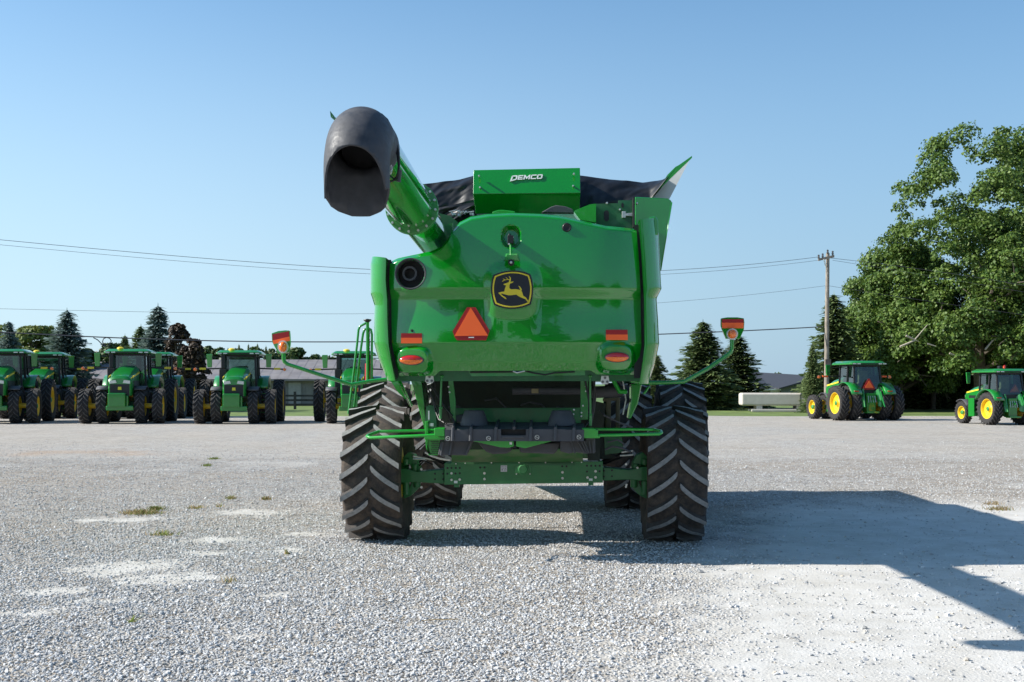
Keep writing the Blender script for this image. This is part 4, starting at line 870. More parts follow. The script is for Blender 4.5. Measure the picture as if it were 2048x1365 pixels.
# knuckles
for s in (-1, 1):
    b = B(); X = lambda d, y: lp((790 + d) if s < 0 else (1312 - d), y, -.12)
    def kp(pts): 
        a = [X(d, y) for d, y in pts]; b.prism(a, [p + Vector((0, .22, 0)) for p in a])
    kp([(16, 915), (26, 905), (38, 910), (46, 925), (50, 940), (50, 965), (44, 980), (32, 992), (18, 998), (16, 984), (28, 978), (34, 965), (34, 940), (28, 926), (16, 925)])
    for d, y0_, y1_ in ((22, 918, 930), (22, 962, 990), (40, 928, 946), (44, 958, 975)): b.tube([X(d, y0_), X(d, y1_)], .045, 14)
    b.tube([lp((790 + 8) if s < 0 else 1304, 948, 0), lp((790 + 30) if s < 0 else 1282, 948, 0)], .14, 20)
    kn = b.obj('steering_knuckle', AX, CB, bevel=.008)
    b = B()
    if s < 0: b.tube([lp(826, 913, -.2), lp(880, 922, -.05)], .014, 10); b.tube([lp(826, 918, -.2), lp(850, 919, -.2)], .010, 8)
    else: b.tube([lp(1243, 905, -.2), lp(1266, 902, -.2)], .013, 10); b.tube([lp(1240, 912, -.2), lp(1266, 910, -.2)], .013, 10)
    b.obj('steering_cylinder', CHROME, kn)
    b = B()
    if s < 0: b.tube([lp(848, 908, -.15), lp(900, 930, .0)], .03, 12); b.tube([lp(838, 925, -.1), lp(860, 912, -.1), lp(888, 925, -.1)], .012, 8); b.tube([lp(835, 935, -.1), lp(848, 922, -.1), lp(866, 930, -.1)], .010, 8)
    else: b.tube([lp(1206, 925, .0), lp(1245, 910, -.1)], .035, 12); b.tube([lp(1215, 905, -.1), lp(1235, 915, -.1), lp(1255, 908, -.1)], .012, 8)
    b.obj('steering_hose', BLACK, kn)
    bolts([(843, 939), (843, 975)] if s < 0 else [(1252, 929), (1253, 970), (1252, 974), (1275, 936)], .016, 'bolt', CHROME, kn, -.2)
for k in range(9):      # hoses and pipes crossing the dark space above the axle
    r_ = random.Random(40 + k); x = 862 + k * 36 if k < 8 else 1200; y = 800 + r_.random() * 40
    b = B(); b.tube([lp(x, y, -.75), lp(x + r_.uniform(5, 30), y + r_.uniform(-8, 16), -.85), lp(x + r_.uniform(30, 60), y + r_.uniform(-4, 26), -.8), lp(x + r_.uniform(60, 80), y + r_.uniform(10, 40), -.6)], .010 + .006 * r_.random(), 8); b.obj('hydraulic_hose', BLACKP, CB)
for pts, r_, m_ in (([(850, 905), (862, 912), (880, 918), (900, 921)], .012, CHROME), ([(1210, 900), (1225, 893), (1245, 897), (1262, 905)], .012, BLACKP), ([(1215, 885), (1235, 880), (1250, 890)], .010, BLACKP), ([(840, 900), (850, 890), (866, 900), (890, 915)], .011, BLACKP),
                    ([(1186, 760), (1192, 790), (1188, 822), (1182, 850)], .009, BLACKP), ([(1245, 760), (1248, 775), (1252, 800), (1246, 830)], .008, WHITE), ([(1230, 752), (1236, 762), (1244, 770)], .010, BLACKP), ([(868, 762), (872, 790), (866, 812)], .010, BLACKP)):
    b = B(); b.tube([lp(x, y, -.9) for x, y in pts], r_, 8); b.obj('hydraulic_hose', m_, CB)
# --- warning light arms
for side_, pl, lampc, arm, tilt in ((-1, [(543, 667), (556, 662.5), (570, 661), (578.5, 661.5), (580, 676), (580, 690), (577, 706), (557, 708), (549, 694), (544, 684)], (565, 694, 9.5, 12), [(567, 706), (567, 718), (569, 724), (575, 729), (640, 750), (703, 770), (740, 763), (790, 757), (812, 758)], 1),
                                    (1, [(1442, 637), (1455, 635), (1475, 635), (1488, 637), (1489, 645), (1488, 660), (1480, 678), (1452, 678), (1446, 664), (1442, 652)], (1465, 668.5, 10.5, 10.5), [(1464, 680), (1464, 698), (1462, 704), (1455, 710), (1415, 738), (1368, 764), (1330, 766), (1280, 766), (1262, 762)], 1)):
    b = B(); b.tube([lp(x, y, -1.55 - .1 * (i < 6)) for i, (x, y) in enumerate(arm)], .022, 12); ar = b.obj('warning_light_arm', GREEN, CB, angle=50)
    b = B(); plate(b, pl, -1.66, .05); sg = b.obj('light_backplate', GREEN, CB, bevel=.006)
    y1_ = -1.664
    if side_ < 0: rd, og = [(544.5, 669), (578, 663), (579, 673.5), (545, 681.5)], [(545, 681.5), (579, 673.5), (579.5, 682), (547, 688.5)]
    else: rd, og = [(1444, 638.5), (1487, 638.5), (1487.5, 646), (1443.5, 646)], [(1443.5, 646), (1487.5, 646), (1487, 657), (1444.5, 657)]
    b = B(); plate(b, rd, y1_, .006); b.obj('red_strip', RED, sg, angle=0)
    b = B(); plate(b, og, y1_, .006); b.obj('orange_strip', ORANGE, sg, angle=0)
    cx, cy, rx_, ry_ = lampc
    b = B(); plate(b, [(cx + rx_ * 1.06 * math.cos(a), cy + ry_ * 1.06 * math.sin(a)) for a in [k * math.pi / 12 for k in range(24)]], -1.72, .06); lh_ = b.obj('warning_lamp', GREYP, CB)
    def fd(u, v):
        a = 2 * math.pi * u; p = lp(cx + rx_ * .86 * v * math.cos(a), cy + ry_ * .86 * v * math.sin(a), -1.74); p.y = -1.722 - .05 * math.sqrt(max(0, 1 - v ** 2)); return p
    b = B(); b.grid(fd, 24, 8); b.obj('amber_lens', AMBER, lh_, angle=60)
# --- ladder rails on the left side
b = B(); yl_ = .9
b.tube([lp(x, y, yl_) for x, y in [(735, 645), (720, 653), (717, 660), (714, 690), (708, 740), (697, 828)]], .016, 10)
b.tube([lp(x, y, yl_) for x, y in [(743, 762), (744, 670), (742, 660), (736, 656), (729, 660), (726, 668), (718, 725), (707, 826)]], .016, 10)
b.tube([lp(735, 640, yl_), lp(735.5, 762, yl_)], .022, 12); b.obj('ladder_rail', GREEN, CB, angle=50)
b = B(); c = lp(735, 641, yl_); b.lathe([(-.03, .02), (.0, .055), (.012, .05), (.02, .001)], c, 'z', 20); b.obj('rail_cap', BLACK, CB)
b = B()
for k in range(26):
    y = 662 + k * 3.1; c = lp(739 + .3 * math.sin(k), y, yl_); q = .006
    b.tube([c + Vector((-q if k % 2 else 0, 0, .012)), c + Vector((q if k % 2 else 0, 0, -.012))], .005, 6)
b.obj('safety_chain', BLACK, CB)
b = B()
for k, (y, xa, xb) in enumerate(((775, 704, 712), (800, 701, 709), (822, 698, 707))): b.tube([lp(xa, y, yl_), lp(xb, y, yl_)], .012, 8)
b.obj('ladder_rung', GREEN, CB)
b = B(); c = lp(738, 748, yl_ + .2); b.cyl(c + Vector((0, 0, -.12)), c + Vector((0, 0, .14)), .055, n=18); b.cyl(c + Vector((0, 0, .14)), c + Vector((0, 0, .19)), .02, n=10); b.obj('fire_extinguisher', RED, CB, bevel=.01)
b = B(); plate(b, [(712, 776), (716, 776), (716, 784), (712, 784)], yl_, .03); b.obj('side_marker_lamp', AMBER, CB)
# ------------------------------------------------------------------ tractors (front faces -y)
def tractor(px, Yw, head, label, sc=1.0, front_dual=True, rear_dual=True, blob=True, group='green tractors parked round the yard', fr=.82, rr_=1.06, fw=.46, rw=.50, hood_w=.54, smv='hitch', arms=True, front_steer=0.0, mir=False, front_weight=True, key='big', cabz=3.28, wb=1.55, roofc=0, rear=False, beacons=False, rtrack=(.95, 1.76), ftrack=(.84, 1.63)):
    X = (px - CX) / F * Yw
    t = empty('tractor', (X, Yw, 0), head, label=label, cat='tractor', group=group); t.scale = (sc, sc, sc)
    z0 = rr_
    for s in (-1, 1):
        for i, tx in enumerate(ftrack if front_dual else ftrack[:1]):
            wheel(t, s * tx, -wb, fr, fw, fr * .56, s, key + 'front', nl=20, lh=.045, lw=.05, sweep=.30, far=True, spin=.2 * i + .1 * s, mir=rear)
        for i, tx in enumerate(rtrack if rear_dual else rtrack[:1]):
            wheel(t, s * tx, wb, rr_, rw, rr_ * .60, s, key + 'rear', nl=22, lh=.055, lw=.055, sweep=.36, far=True, spin=.15 * i + .3 * s, mir=rear)
    b = B()
    for y, z, e in ((-wb, fr, ftrack[1] if front_dual else ftrack[0]), (wb, rr_, rtrack[1] if rear_dual else rtrack[0])):
        b.cyl((-e - .05, y, z), (e + .05, y, z), .12, n=12)
    b.obj('axle', YELD if False else YEL, t)
    b = B(); b.box(-.30, .30, -wb - .35, wb + .3, fr * .75, 1.35); b.box(-.5, .5, -wb - .18, -wb + .18, fr - .2, fr + .2); b.obj('chassis', DARKG, t, bevel=.03)
    # hood: lofted sections, low and narrow at the nose
    w = hood_w; b = B(); yn = -wb - .75; H0 = cabz - 1.20
    secs = [(yn, w * .86, 1.30, H0 - .02), (yn + .10, w * .96, 1.30, H0 + .10), (yn + .9, w, 1.30, H0 + .36), (-.05, w * .92, 1.30, H0 + .60)]
    rings = []
    for y, ww, zl, zh in secs:
        rings.append([(-ww, y, zl), (-ww, y, zh - .16), (-ww * .72, y, zh - .02), (-ww * .35, y, zh + .02), (ww * .35, y, zh + .02), (ww * .72, y, zh - .02), (ww, y, zh - .16), (ww, y, zl)])
    for A_, C_ in zip(rings, rings[1:]):
        for k in range(7): b.face([A_[k], A_[k + 1], C_[k + 1], C_[k]])
    b.face(rings[0]); b.face(rings[-1]); hd = b.obj('hood', GREENT, t, angle=25)
    b = B(); b.box(-w * .78, w * .78, yn - .025, yn + .05, 1.28, H0 - .26); b.obj('grille', BLACK, hd)
    for s in (-1, 1):
        b = B(); b.prism([(s * w * .25, yn - .035, H0 - .20), (s * w * .34, yn - .035, H0 - .07), (s * w * .84, yn - .03, H0 - .10), (s * w * .84, yn - .03, H0 - .24)], [(s * w * .25, yn + .03, H0 - .20), (s * w * .34, yn + .03, H0 - .07), (s * w * .84, yn + .03, H0 - .10), (s * w * .84, yn + .03, H0 - .24)]); b.obj('headlight', CHROME, hd)
        b = B(); b.prism([(s * (w + .005), yn + .25, H0 + .02), (s * (w + .005), yn + .25, H0 + .10), (s * (w + .005), -.2, H0 + .34), (s * (w + .005), -.2, H0 + .26)], [(s * (w - .03), yn + .25, H0 + .02), (s * (w - .03), yn + .25, H0 + .10), (s * (w - .03), -.2, H0 + .34), (s * (w - .03), -.2, H0 + .26)]); b.obj('yellow_stripe', YELD, hd)
        b = B(); b.box(s * (w + .002) - .01, s * (w + .002) + .01, yn + .5, -.3, 1.35, H0 - .1); b.obj('side_screen', BLACK, hd)
        for k in range(2): b = B(); x_ = s * .15; b.box(x_ - .09, x_ + .09, yn + .22 + .25 * k, yn + .36 + .25 * k, H0 + .12 + .07 * k, H0 + .165 + .07 * k); b.obj('hood_vent', DARKG, hd)
    b = B(); b.prism([(-.07, yn - .04, H0 - .38), (.07, yn - .04, H0 - .38), (.08, yn - .04, H0 - .52), (-.08, yn - .04, H0 - .52)], [(-.07, yn, H0 - .38), (.07, yn, H0 - .38), (.08, yn, H0 - .52), (-.08, yn, H0 - .52)]); b.obj('badge', YELD, hd)
    if front_weight:
        b = B(); b.box(-.46, .30, yn - .42, yn - .02, .80, 1.42); b.box(-.58, .62, yn - .2, yn + .3, .62, .84); b.box(.30, .40, yn - .2, yn, .8, 1.3); b.obj('front_weight', GREENT, t, bevel=.04)
    # cab
    cy0, cy1, cw, ct = .05, 1.75, .80, cabz
    b = B()
    for x_, y_, xt, yt in ((-cw, cy0, -cw * .92, cy0 + .02), (cw, cy0, cw * .92, cy0 + .02), (-cw, cy1 + .1, -cw * .92, cy1 - .1), (cw, cy1 + .1, cw * .92, cy1 - .1), (-cw - .02, 1.0, -cw * .94, 1.0), (cw + .02, 1.0, cw * .94, 1.0)):
        b.prism([(x_ - .05, y_ - .05, 1.55), (x_ + .05, y_ - .05, 1.55), (x_ + .05, y_ + .05, 1.55), (x_ - .05, y_ + .05, 1.55)], [(xt - .045, yt - .05, ct), (xt + .045, yt - .05, ct), (xt + .045, yt + .05, ct), (xt - .045, yt + .05, ct)])
    b.box(-cw, cw, cy0 - .04, cy1 + .1, 1.45, 1.72); b.box(-cw * .95, cw * .95, cy0, cy1, ct - .10, ct); b.obj('cab_frame', BLACK, t, bevel=.015)
    b = B()
    b.face([(-cw, cy0 - .02, 1.72), (cw, cy0 - .02, 1.72), (cw * .92, cy0, ct - .1), (-cw * .92, cy0, ct - .1)]); b.obj('windshield', GLASS, t, angle=0)
    b = B(); b.face([(-cw, cy1 + .1, 1.72), (cw, cy1 + .1, 1.72), (cw * .92, cy1 - .1, ct - .1), (-cw * .92, cy1 - .1, ct - .1)]); b.obj('rear_window', GLASS, t, angle=0)
    for s in (-1, 1):
        b = B(); b.face([(s * cw, cy0, 1.72), (s * cw, cy1 + .1, 1.72), (s * cw * .93, cy1 - .1, ct - .1), (s * cw * .93, cy0, ct - .1)]); b.obj('side_window', GLASS, t, angle=0)
    b = B(); rf_ = [(-1.10, -.28), (-.95, -.42), (.95, -.42), (1.10, -.28), (1.10, 1.85), (.95, 2.02), (-.95, 2.02), (-1.10, 1.85)]
    b.prism([(x * .98, y, ct) for x, y in rf_], [(x * .98, y, ct + .09) for x, y in rf_]); b.prism([(x * .97, y * .98, ct + .092) for x, y in rf_], [(x * .80, .8 + (y - .8) * .85, ct + .21) for x, y in rf_])
    rf = b.obj('roof', GREENT, t, bevel=.03)
    b = B()
    b.bm.free()
    for y_ in (-.435, 2.035):
        b = B(); b.box(-.98, .98, min(y_, y_ * .97), max(y_, y_ * .97), ct + .015, ct + .08); b.obj('light_bar', BLACK, rf)
    for y_ in (-.44, 2.04):
        for x_ in (-.88, -.62, .62, .88):
            b = B(); b.box(x_ - .09, x_ + .09, y_ - .02, y_ + .01, ct + .02, ct + .075); b.obj('work_light', GREYP, rf)
    if blob: b = B(); b.lathe([(ct + .19, .17), (ct + .27, .15), (ct + .31, .07), (ct + .315, .001)], (-.35, -.1, 0), 'z', 16); b.obj('receiver_dome', YELD, rf)
    if beacons:
        for x_, y_, mt_ in ((-1.0, -.3, AMBER), (.15, 1.5, RED)):
            b = B(); b.lathe([(ct + .1, .02), (ct + .28, .02), (ct + .28, .07), (ct + .40, .06), (ct + .42, .001)], (x_, y_, 0), 'z', 12); b.obj('beacon', mt_, rf)
    b = B(); b.box(-.30, .30, .75, 1.25, 1.72, 2.1); b.box(-.28, .28, 1.15, 1.32, 2.0, 2.75); b.obj('seat', TAN, t, bevel=.06)
    b = B(); b.lathe([(0, .19), (.02, .20), (.02, .17)], (0, .45, 2.45), 'z', 18, close=True); b.cyl((0, .2, 1.8), (0, .45, 2.45), .04, n=8); b.box(.32, .5, .4, 1.1, 1.72, 2.35); b.obj('controls', BLACK, t)
    # exhaust and intake on the right, steps on the left
    b = B(); b.box(-w - .38, -w - .02, -.32, .02, 1.35, 2.6); b.box(-w - .30, -w - .1, -.28, -.05, 2.6, 3.35); b.obj('exhaust_stack', BLACK, t, bevel=.04)
    b = B(); b.box(w + .05, w + .55, -.55, .3, .75, 1.5); b.obj('fuel_tank', BLACK, t, bevel=.05)
    b = B()
    for k in range(4): b.box(w + .42 - .0 * k, w + .78, -.35 + .08 * k, -.05 + .08 * k, .48 + .30 * k, .52 + .30 * k)
    b.box(w + .40, w + .43, -.38, .2, .46, 1.5); b.box(w + .77, w + .80, -.38, .2, .46, 1.5); b.obj('steps', GREENT, t)
    for s in (-1, 1):
        # rear fenders
        b = B(); N2 = 10; xi, xo = .68, 1.30 if True else 1.1
        rad_ = rr_ + .14
        def fen(u, v): a = R(150) - R(125) * u; return (s * (xi + (xo - xi) * v), wb - math.cos(a) * -rad_ * -1 if False else wb + math.cos(a) * rad_, rr_ + math.sin(a) * rad_)
        b.grid(fen, 14, 2); fe = b.obj('rear_fender', GREENT, t, thick=.04)
        b = B(); b.prism([(s * .68, wb - rad_ * .86, 1.4), (s * .68, wb - rad_ * .82, rr_ + rad_ * .55), (s * .68, wb, rr_ + rad_ * .99), (s * .68, wb + rad_ * .8, rr_ + rad_ * .6), (s * .68, wb + rad_ * .8, 1.4)], [(s * .74, wb - rad_ * .86, 1.4), (s * .74, wb - rad_ * .82, rr_ + rad_ * .55), (s * .74, wb, rr_ + rad_ * .99), (s * .74, wb + rad_ * .8, rr_ + rad_ * .6), (s * .74, wb + rad_ * .8, 1.4)]); b.obj('fender_skirt', GREENT, fe)
        b = B(); b.box(s * .98 - .14, s * .98 + .14, wb + rad_ * .80, wb + rad_ * .86, rr_ + rad_ * .50, rr_ + rad_ * .60); b.obj('tail_light', REDL, fe)
        # front fenders
        b = B(); rf2 = fr + .09
        def fen2(u, v): a = R(125) - R(95) * u; return (s * (ftrack[0] - fw * .55 + fw * 1.1 * v), -wb + math.cos(a) * rf2 * 1.0, fr + math.sin(a) * rf2)
        b.grid(fen2, 10, 2); b.obj('front_fender', BLACKP, t, thick=.03)
        # mirrors on arms
        b = B(); b.tube([(s * cw * .95, .05, ct - .12), (s * 1.32, -.1, ct - .14)], .022, 6); b.obj('mirror_arm', BLACK, t)
        b = B(); b.hexa([(s * 1.28, -.16, ct - .62), (s * 1.50, -.10, ct - .62), (s * 1.50, -.02, ct - .62), (s * 1.28, -.08, ct - .62), (s * 1.26, -.2, ct + .02), (s * 1.54, -.14, ct + .02), (s * 1.54, -.04, ct + .02), (s * 1.26, -.08, ct + .02)]); b.obj('mirror', GREENT, t, bevel=.02)
        if arms:
            b = B(); b.tube([(s * .85, .35, 2.62 * cabz / 3.28), (s * 2.2, .3, 2.58 * cabz / 3.28)], .035, 6); ar_ = b.obj('light_arm', BLACK, t)
            b = B(); b.box(min(s * 1.62, s * 1.92), max(s * 1.62, s * 1.92), .24, .36, 2.55 * cabz / 3.28, 2.65 * cabz / 3.28); b.obj('amber_strip', ORANGE if rear else YELD, ar_)
            b = B(); b.lathe([(0.22, .001), (.24, .075), (.34, .08), (.36, .001)], (s * 2.12, 0, 2.57 * cabz / 3.28), 'y', 14); b.obj('amber_lamp', AMBER, ar_)
    if rear:
        yb = wb + .35
        b = B()
        for s in (-1, 1):
            b.prism([(s * .30, yb, 1.55), (s * .42, yb + .35, 1.75), (s * .55, yb + .45, 1.2), (s * .48, yb + .5, .75), (s * .36, yb + .4, .8), (s * .36, yb + .3, 1.2)], [(s * .40, yb, 1.55), (s * .52, yb + .35, 1.75), (s * .65, yb + .45, 1.2), (s * .58, yb + .5, .75), (s * .46, yb + .4, .8), (s * .46, yb + .3, 1.2)])
            b.tube([(s * .5, yb + .42, 1.6), (s * .58, yb + .75, .75)], .045, 8)
        b.tube([(0, yb, 1.5), (0, yb + .6, 1.15)], .05, 8); b.box(-.26, .26, yb - .1, yb + .35, .45, 1.5); b.box(-.35, .35, yb + .2, yb + .6, .42, .52); b.obj('hitch', GREENT, t, bevel=.015)
        b = B()
        for k in range(4): b.tube([(-.2 + .13 * k, yb + .36, 1.35), (-.22 + .14 * k, yb + .45, 1.0)], .02, 6)
        b.obj('hydraulic_coupler', CHROME, t)
        zz, xx_ = (1.98, 0.0) if smv == 'hitch' else (2.05, -.42); q = .36 if smv == 'hitch' else .30; ys_ = yb - .12 + (.2 if smv == 'hitch' else .02)
        b = B(); T3 = [(xx_ - q * .12, zz + q * .85), (xx_ + q * .12, zz + q * .85), (xx_ + q, zz - q * .6), (xx_ + q * .88, zz - q * .8), (xx_ - q * .88, zz - q * .8), (xx_ - q, zz - q * .6)]
        b.prism([(x, ys_, z) for x, z in T3], [(x, ys_ + .02, z) for x, z in T3]); tt = b.obj('warning_triangle', RED, t, angle=0)
        b = B(); T3 = [(xx_, zz + q * .62), (xx_ + q * .74, zz - q * .55), (xx_ - q * .74, zz - q * .55)]
        b.prism([(x, ys_ + .024, z) for x, z in T3], [(x, ys_ + .034, z) for x, z in T3]); b.obj('orange_triangle', ORANGE, tt, angle=0)
    return t
GREENT = M('tractor_green', (0.005, 0.185, 0.018), 0.32, 0, .7, var=.06)
gr = 'tractors parked in the left row'
YR = 58.0
tractor(7, YR, R(13), 'leftmost tractor in the row, cut off by the left edge of the photo', sc=1.06, group=gr)
tractor(257, YR, R(9), 'second front-row tractor from the left, standing below the cable loop', sc=1.06, group=gr)
tractor(479, YR - .3, R(7), 'third front-row tractor, between the red-brown tree and the left warning arm', sc=1.04, group=gr)
tractor(708, YR, R(5), 'tractor with narrow single front wheels half hidden behind the ladder of the combine', sc=1.03, front_dual=False, rear_dual=False, rtrack=(1.78, 2), ftrack=(.97, 1.8), group=gr, fw=.48, rw=.56)
tractor(88, YR + 8.0, R(12), 'second-row tractor behind the leftmost one, only cab side and wheels showing', sc=1.08, group=gr, front_weight=False)
tractor(306, YR + 8.0, R(9), 'second-row tractor behind the one below the cable loop, mostly hidden', sc=1.08, group=gr, front_weight=False)
gr2 = 'tractors parked on the right seen from behind'
tractor(1704, 62.5, R(180 + 10.6), 'large dual-wheeled tractor beside the utility pole, seen from behind', sc=.97, rear=True, group=gr2, key='rearview', front_weight=False, rr_=.97, fr=.70, cabz=3.05, smv='hitch', fw=.42, rw=.50, rtrack=(.88, 1.60), ftrack=(.84, 1.55), blob=False, wb=1.5)
tractor(1983, 55.5, R(180 + 10), 'small single-wheeled tractor with roof beacons at the right edge of the photo', sc=.84, rear=True, group=gr2, key='small', front_weight=False, front_dual=False, rear_dual=False, rr_=.93, fr=.66, cabz=2.95, smv='window', arms=False, blob=False, beacons=True, fw=.42, rw=.52, hood_w=.42, rtrack=(.98, 2), ftrack=(.92, 1.8), wb=1.35)

# ------------------------------------------------------------------ vegetation
def leaf_mat(name, a, bcol, rough=.55, trans=.25):
    m, t, p = new_mat(name); N, L = t.nodes, t.links
    ge = N.new('ShaderNodeNewGeometry'); cr = N.new('ShaderNodeMix'); cr.data_type = 'RGBA'
    cr.inputs[6].default_value = (*a, 1); cr.inputs[7].default_value = (*bcol, 1); L.new(ge.outputs['Random Per Island'], cr.inputs[0])
    L.new(cr.outputs[2], p.inputs['Base Color']); p.inputs['Roughness'].default_value = rough; p.inputs['Specular IOR Level'].default_value = .35
    tr = N.new('ShaderNodeBsdfTranslucent'); L.new(cr.outputs[2], tr.inputs[0]); mx = N.new('ShaderNodeMixShader'); mx.inputs[0].default_value = trans
    L.new(p.outputs[0], mx.inputs[1]); L.new(tr.outputs[0], mx.inputs[2]); L.new(mx.outputs[0], N['Material Output'].inputs[0]); return m
L_MAPLE = leaf_mat('maple_leaf', (.04, .095, .016), (.15, .22, .04))
L_DARK = leaf_mat('dark_leaf', (.035, .07, .018), (.09, .13, .035))
L_PALE = leaf_mat('pale_leaf', (.10, .15, .03), (.19, .22, .06))
L_RED = leaf_mat('red_brown_leaf', (.040, .026, .018), (.085, .058, .036))
L_SPR = leaf_mat('green_needles', (.075, .12, .045), (.19, .245, .09), trans=.2)
L_BLUE = leaf_mat('blue_needles', (.09, .14, .12), (.26, .33, .30), trans=.2)
BARK = M('tree_bark', (.12, .10, .075), .9, var=.35, scale=4, bump=.6, bscale=12)
def lobe(rg, n, r, flat=.6):      # leaves on the outside of a rounded mass, facing outward
    u = rg.normal(size=(n, 3)); u /= np.linalg.norm(u, axis=1)[:, None]
    u[:, 2] = np.where(u[:, 2] < -.35, -u[:, 2] * .8, u[:, 2])
    wob = 1 + .22 * np.sin(u[:, 0] * 5 + r * 9) * np.cos(u[:, 1] * 4 + u[:, 2] * 5)
    p = u * (r * wob * rg.uniform(.55, 1.05, n) ** .6)[:, None]; p[:, 2] *= flat
    return p, u
def quadset(C_, Sz, rg, up=0.5, aspect=.7, out=None):
    n = len(C_); nrm = rg.normal(size=(n, 3)) * (.62 if out is not None else 1)
    if out is not None: nrm += out * 1.0
    nrm[:, 2] += up; nrm /= np.linalg.norm(nrm, axis=1)[:, None]
    a = np.cross(nrm, rg.normal(size=(n, 3))); a /= np.linalg.norm(a, axis=1)[:, None]; c = np.cross(nrm, a)
    s = Sz[:, None]; a = a * s * .5; c = c * s * .5 * aspect
    return np.stack([C_ - a * .9, C_ - c, C_ + a * 1.1, C_ + c], 1)
def spruce_quads(h, rad, seed, lev=None, dens=1.0, droop=.35, needle=.34):
    rg = np.random.default_rng(seed); Q = []; z = h * .03; k = 0
    while z < h:
        f = 1 - z / h; rr2 = rad * (f ** .66) * (1 + .10 * math.sin(z * 2.1 + seed)) + .05; nb = max(5, int((10 + 13 * f) * dens))
        for q in range(nb):
            a = rg.uniform(0, 2 * math.pi); L_ = rr2 * rg.uniform(.66, 1.16); steps = max(2, int(L_ / .30)); w0 = .16 + .16 * f
            zz = z + rg.uniform(-.12, .12)
            for s_ in range(steps):
                t0, t1 = s_ / steps, (s_ + 1.35) / steps
                if t1 > 1.1: t1 = 1.1
                def P(t, off): 
                    rr3 = L_ * t; dz = -droop * rr3 * (.9 if t < .7 else .6) + .10 * L_ * max(0, t - .6)
                    return np.array([math.cos(a + off) * rr3, math.sin(a + off) * rr3, zz + dz])
                w = needle * (1.15 - t0) * (.5 + .5 * min(1, L_)) + .06
                d = np.array([-math.sin(a), math.cos(a), 0]); c0, c1 = P(t0, 0), P(t1, 0)
                hh = rg.uniform(-.12, .12)
                Q.append([c0 - d * w * .35, c1 - d * w * .1 + [0, 0, hh], c1 + d * w * .1, c0 + d * w * .35])
                for sg in (-1, 1):   # side twigs hanging
                    e = c0 + d * sg * w * rg.uniform(.8, 1.7) + (c1 - c0) * rg.uniform(.6, 1.3) + np.array([0, 0, -rg.uniform(.02, .22)])
                    m_ = (c1 - c0); m_ = m_ / (np.linalg.norm(m_) + 1e-6) * .07 
                    Q.append([c0 - m_, c0 + m_, e + m_ * .7, e - m_ * .7])
                if rg.random() < .5:
                    e = c0 + (c1 - c0) * .5 + np.array([0, 0, -rg.uniform(.1, .26)]); m_ = (c1 - c0) * .5
                    Q.append([c0, c1, e + m_ * .3, e - m_ * .3])
        z += .17 + .14 * f; k += 1
    Q.append([[-.05, 0, h - .3], [.05, 0, h - .3], [.01, 0, h + .35], [-.01, 0, h + .35]])
    return np.array(Q)
_sp = {}
def spruce(px, ptop, Yw, wpx, label, blue=True, seed=1, group='spruce trees behind the yard', base=0.0, droop=.35):
    """wpx = crown width in photograph pixels"""
    h = HC + (HZ - ptop) / F * Yw; rad = wpx * 1.12 / 2 / F * Yw
    t = empty('spruce_tree', ((px - CX) / F * Yw, Yw, 0), rnd.uniform(0, 6), label=label, cat='spruce tree', group=group)
    key = (blue, seed)
    if key not in _sp:
        q = spruce_quads(8.0, 2.3, seed, droop=droop, needle=.46); o = quads_obj('needles', q, [L_BLUE if blue else L_SPR], parent=t); _sp[key] = o.data
    else: o = bpy.data.objects.new('needles', _sp[key]); COL.objects.link(o); o.parent = t
    o.scale = (rad / 2.3, rad / 2.3, h / 8.0)
    b = B(); b.tube([(0, 0, -.1), (0, 0, h * .5), (0, 0, h * .97)], [.16 * h / 8, .09 * h / 8, .012], 8); b.obj('trunk', BARK, t)
    return t
def leafy(px, ptop, Yw, wpx, label, mat=L_DARK, seed=1, n=9000, leaf=.34, trunk=.25, low=.12, group='leafy trees behind the yard', name='leafy_tree', nb=7, top_h=None, cl=70, cat='tree', clump=.16, limbs=True, hs=None, X=None):
    h = top_h or HC + (HZ - ptop) / F * Yw; rad = (wpx / 2 / F * Yw); rg = np.random.default_rng(seed); X = (px - CX) / F * Yw if X is None else X
    t = empty(name, (X, Yw, 0), 0, label=label, cat=cat, group=group)
    nc = max(12, int(n * 1.5) // cl); C_ = []
    tips = []
    for _ in range(nc):
        a = rg.uniform(0, 6.283); zf = rg.uniform(low, .97); prof = math.sin(math.pi * min(1, max(.02, (zf - low * .4) / (1.02 - low * .4))) ** .85) ** .6
        r = rad * prof * rg.uniform(.55, 1.0) ** .7 * (1 + .18 * math.sin(3 * a + seed + zf * 5)); tips.append((math.cos(a) * r, math.sin(a) * r, zf * h))
    cs_ = clump * rad; U_ = []
    for tx, ty, tz in tips:
        m_, u_ = lobe(rg, cl, cs_ * 1.7 * rg.uniform(.7, 1.3), .9); m_ += [tx, ty, tz]; C_.append(m_); U_.append(u_)
    C_ = np.concatenate(C_); C_[:, 2] = np.minimum(C_[:, 2], h * 1.01)
    C_[:, 2] = np.maximum(C_[:, 2], .25)
    quads_obj('crown', quadset(C_, rg.uniform(.6, 1.25, len(C_)) * leaf, rg, out=np.concatenate(U_)), [mat], parent=t)
    b = B(); b.tube([(0, 0, -.1), (.02 * h, 0, h * .3), (0, .01 * h, h * .62), (.01 * h, 0, h * .85)], [trunk, trunk * .75, trunk * .4, .03], 9)
    if limbs:
        for k in range(0, len(tips), max(1, len(tips) // 26)):
            tx, ty, tz = tips[k]; z0 = max(h * .14, tz * .5); b.tube([(0, 0, z0), (tx * .45, ty * .45, z0 + (tz - z0) * .6), (tx, ty, tz)], [trunk * .35, trunk * .18, .015], 5)
    b.obj('trunk', BARK, t); return t
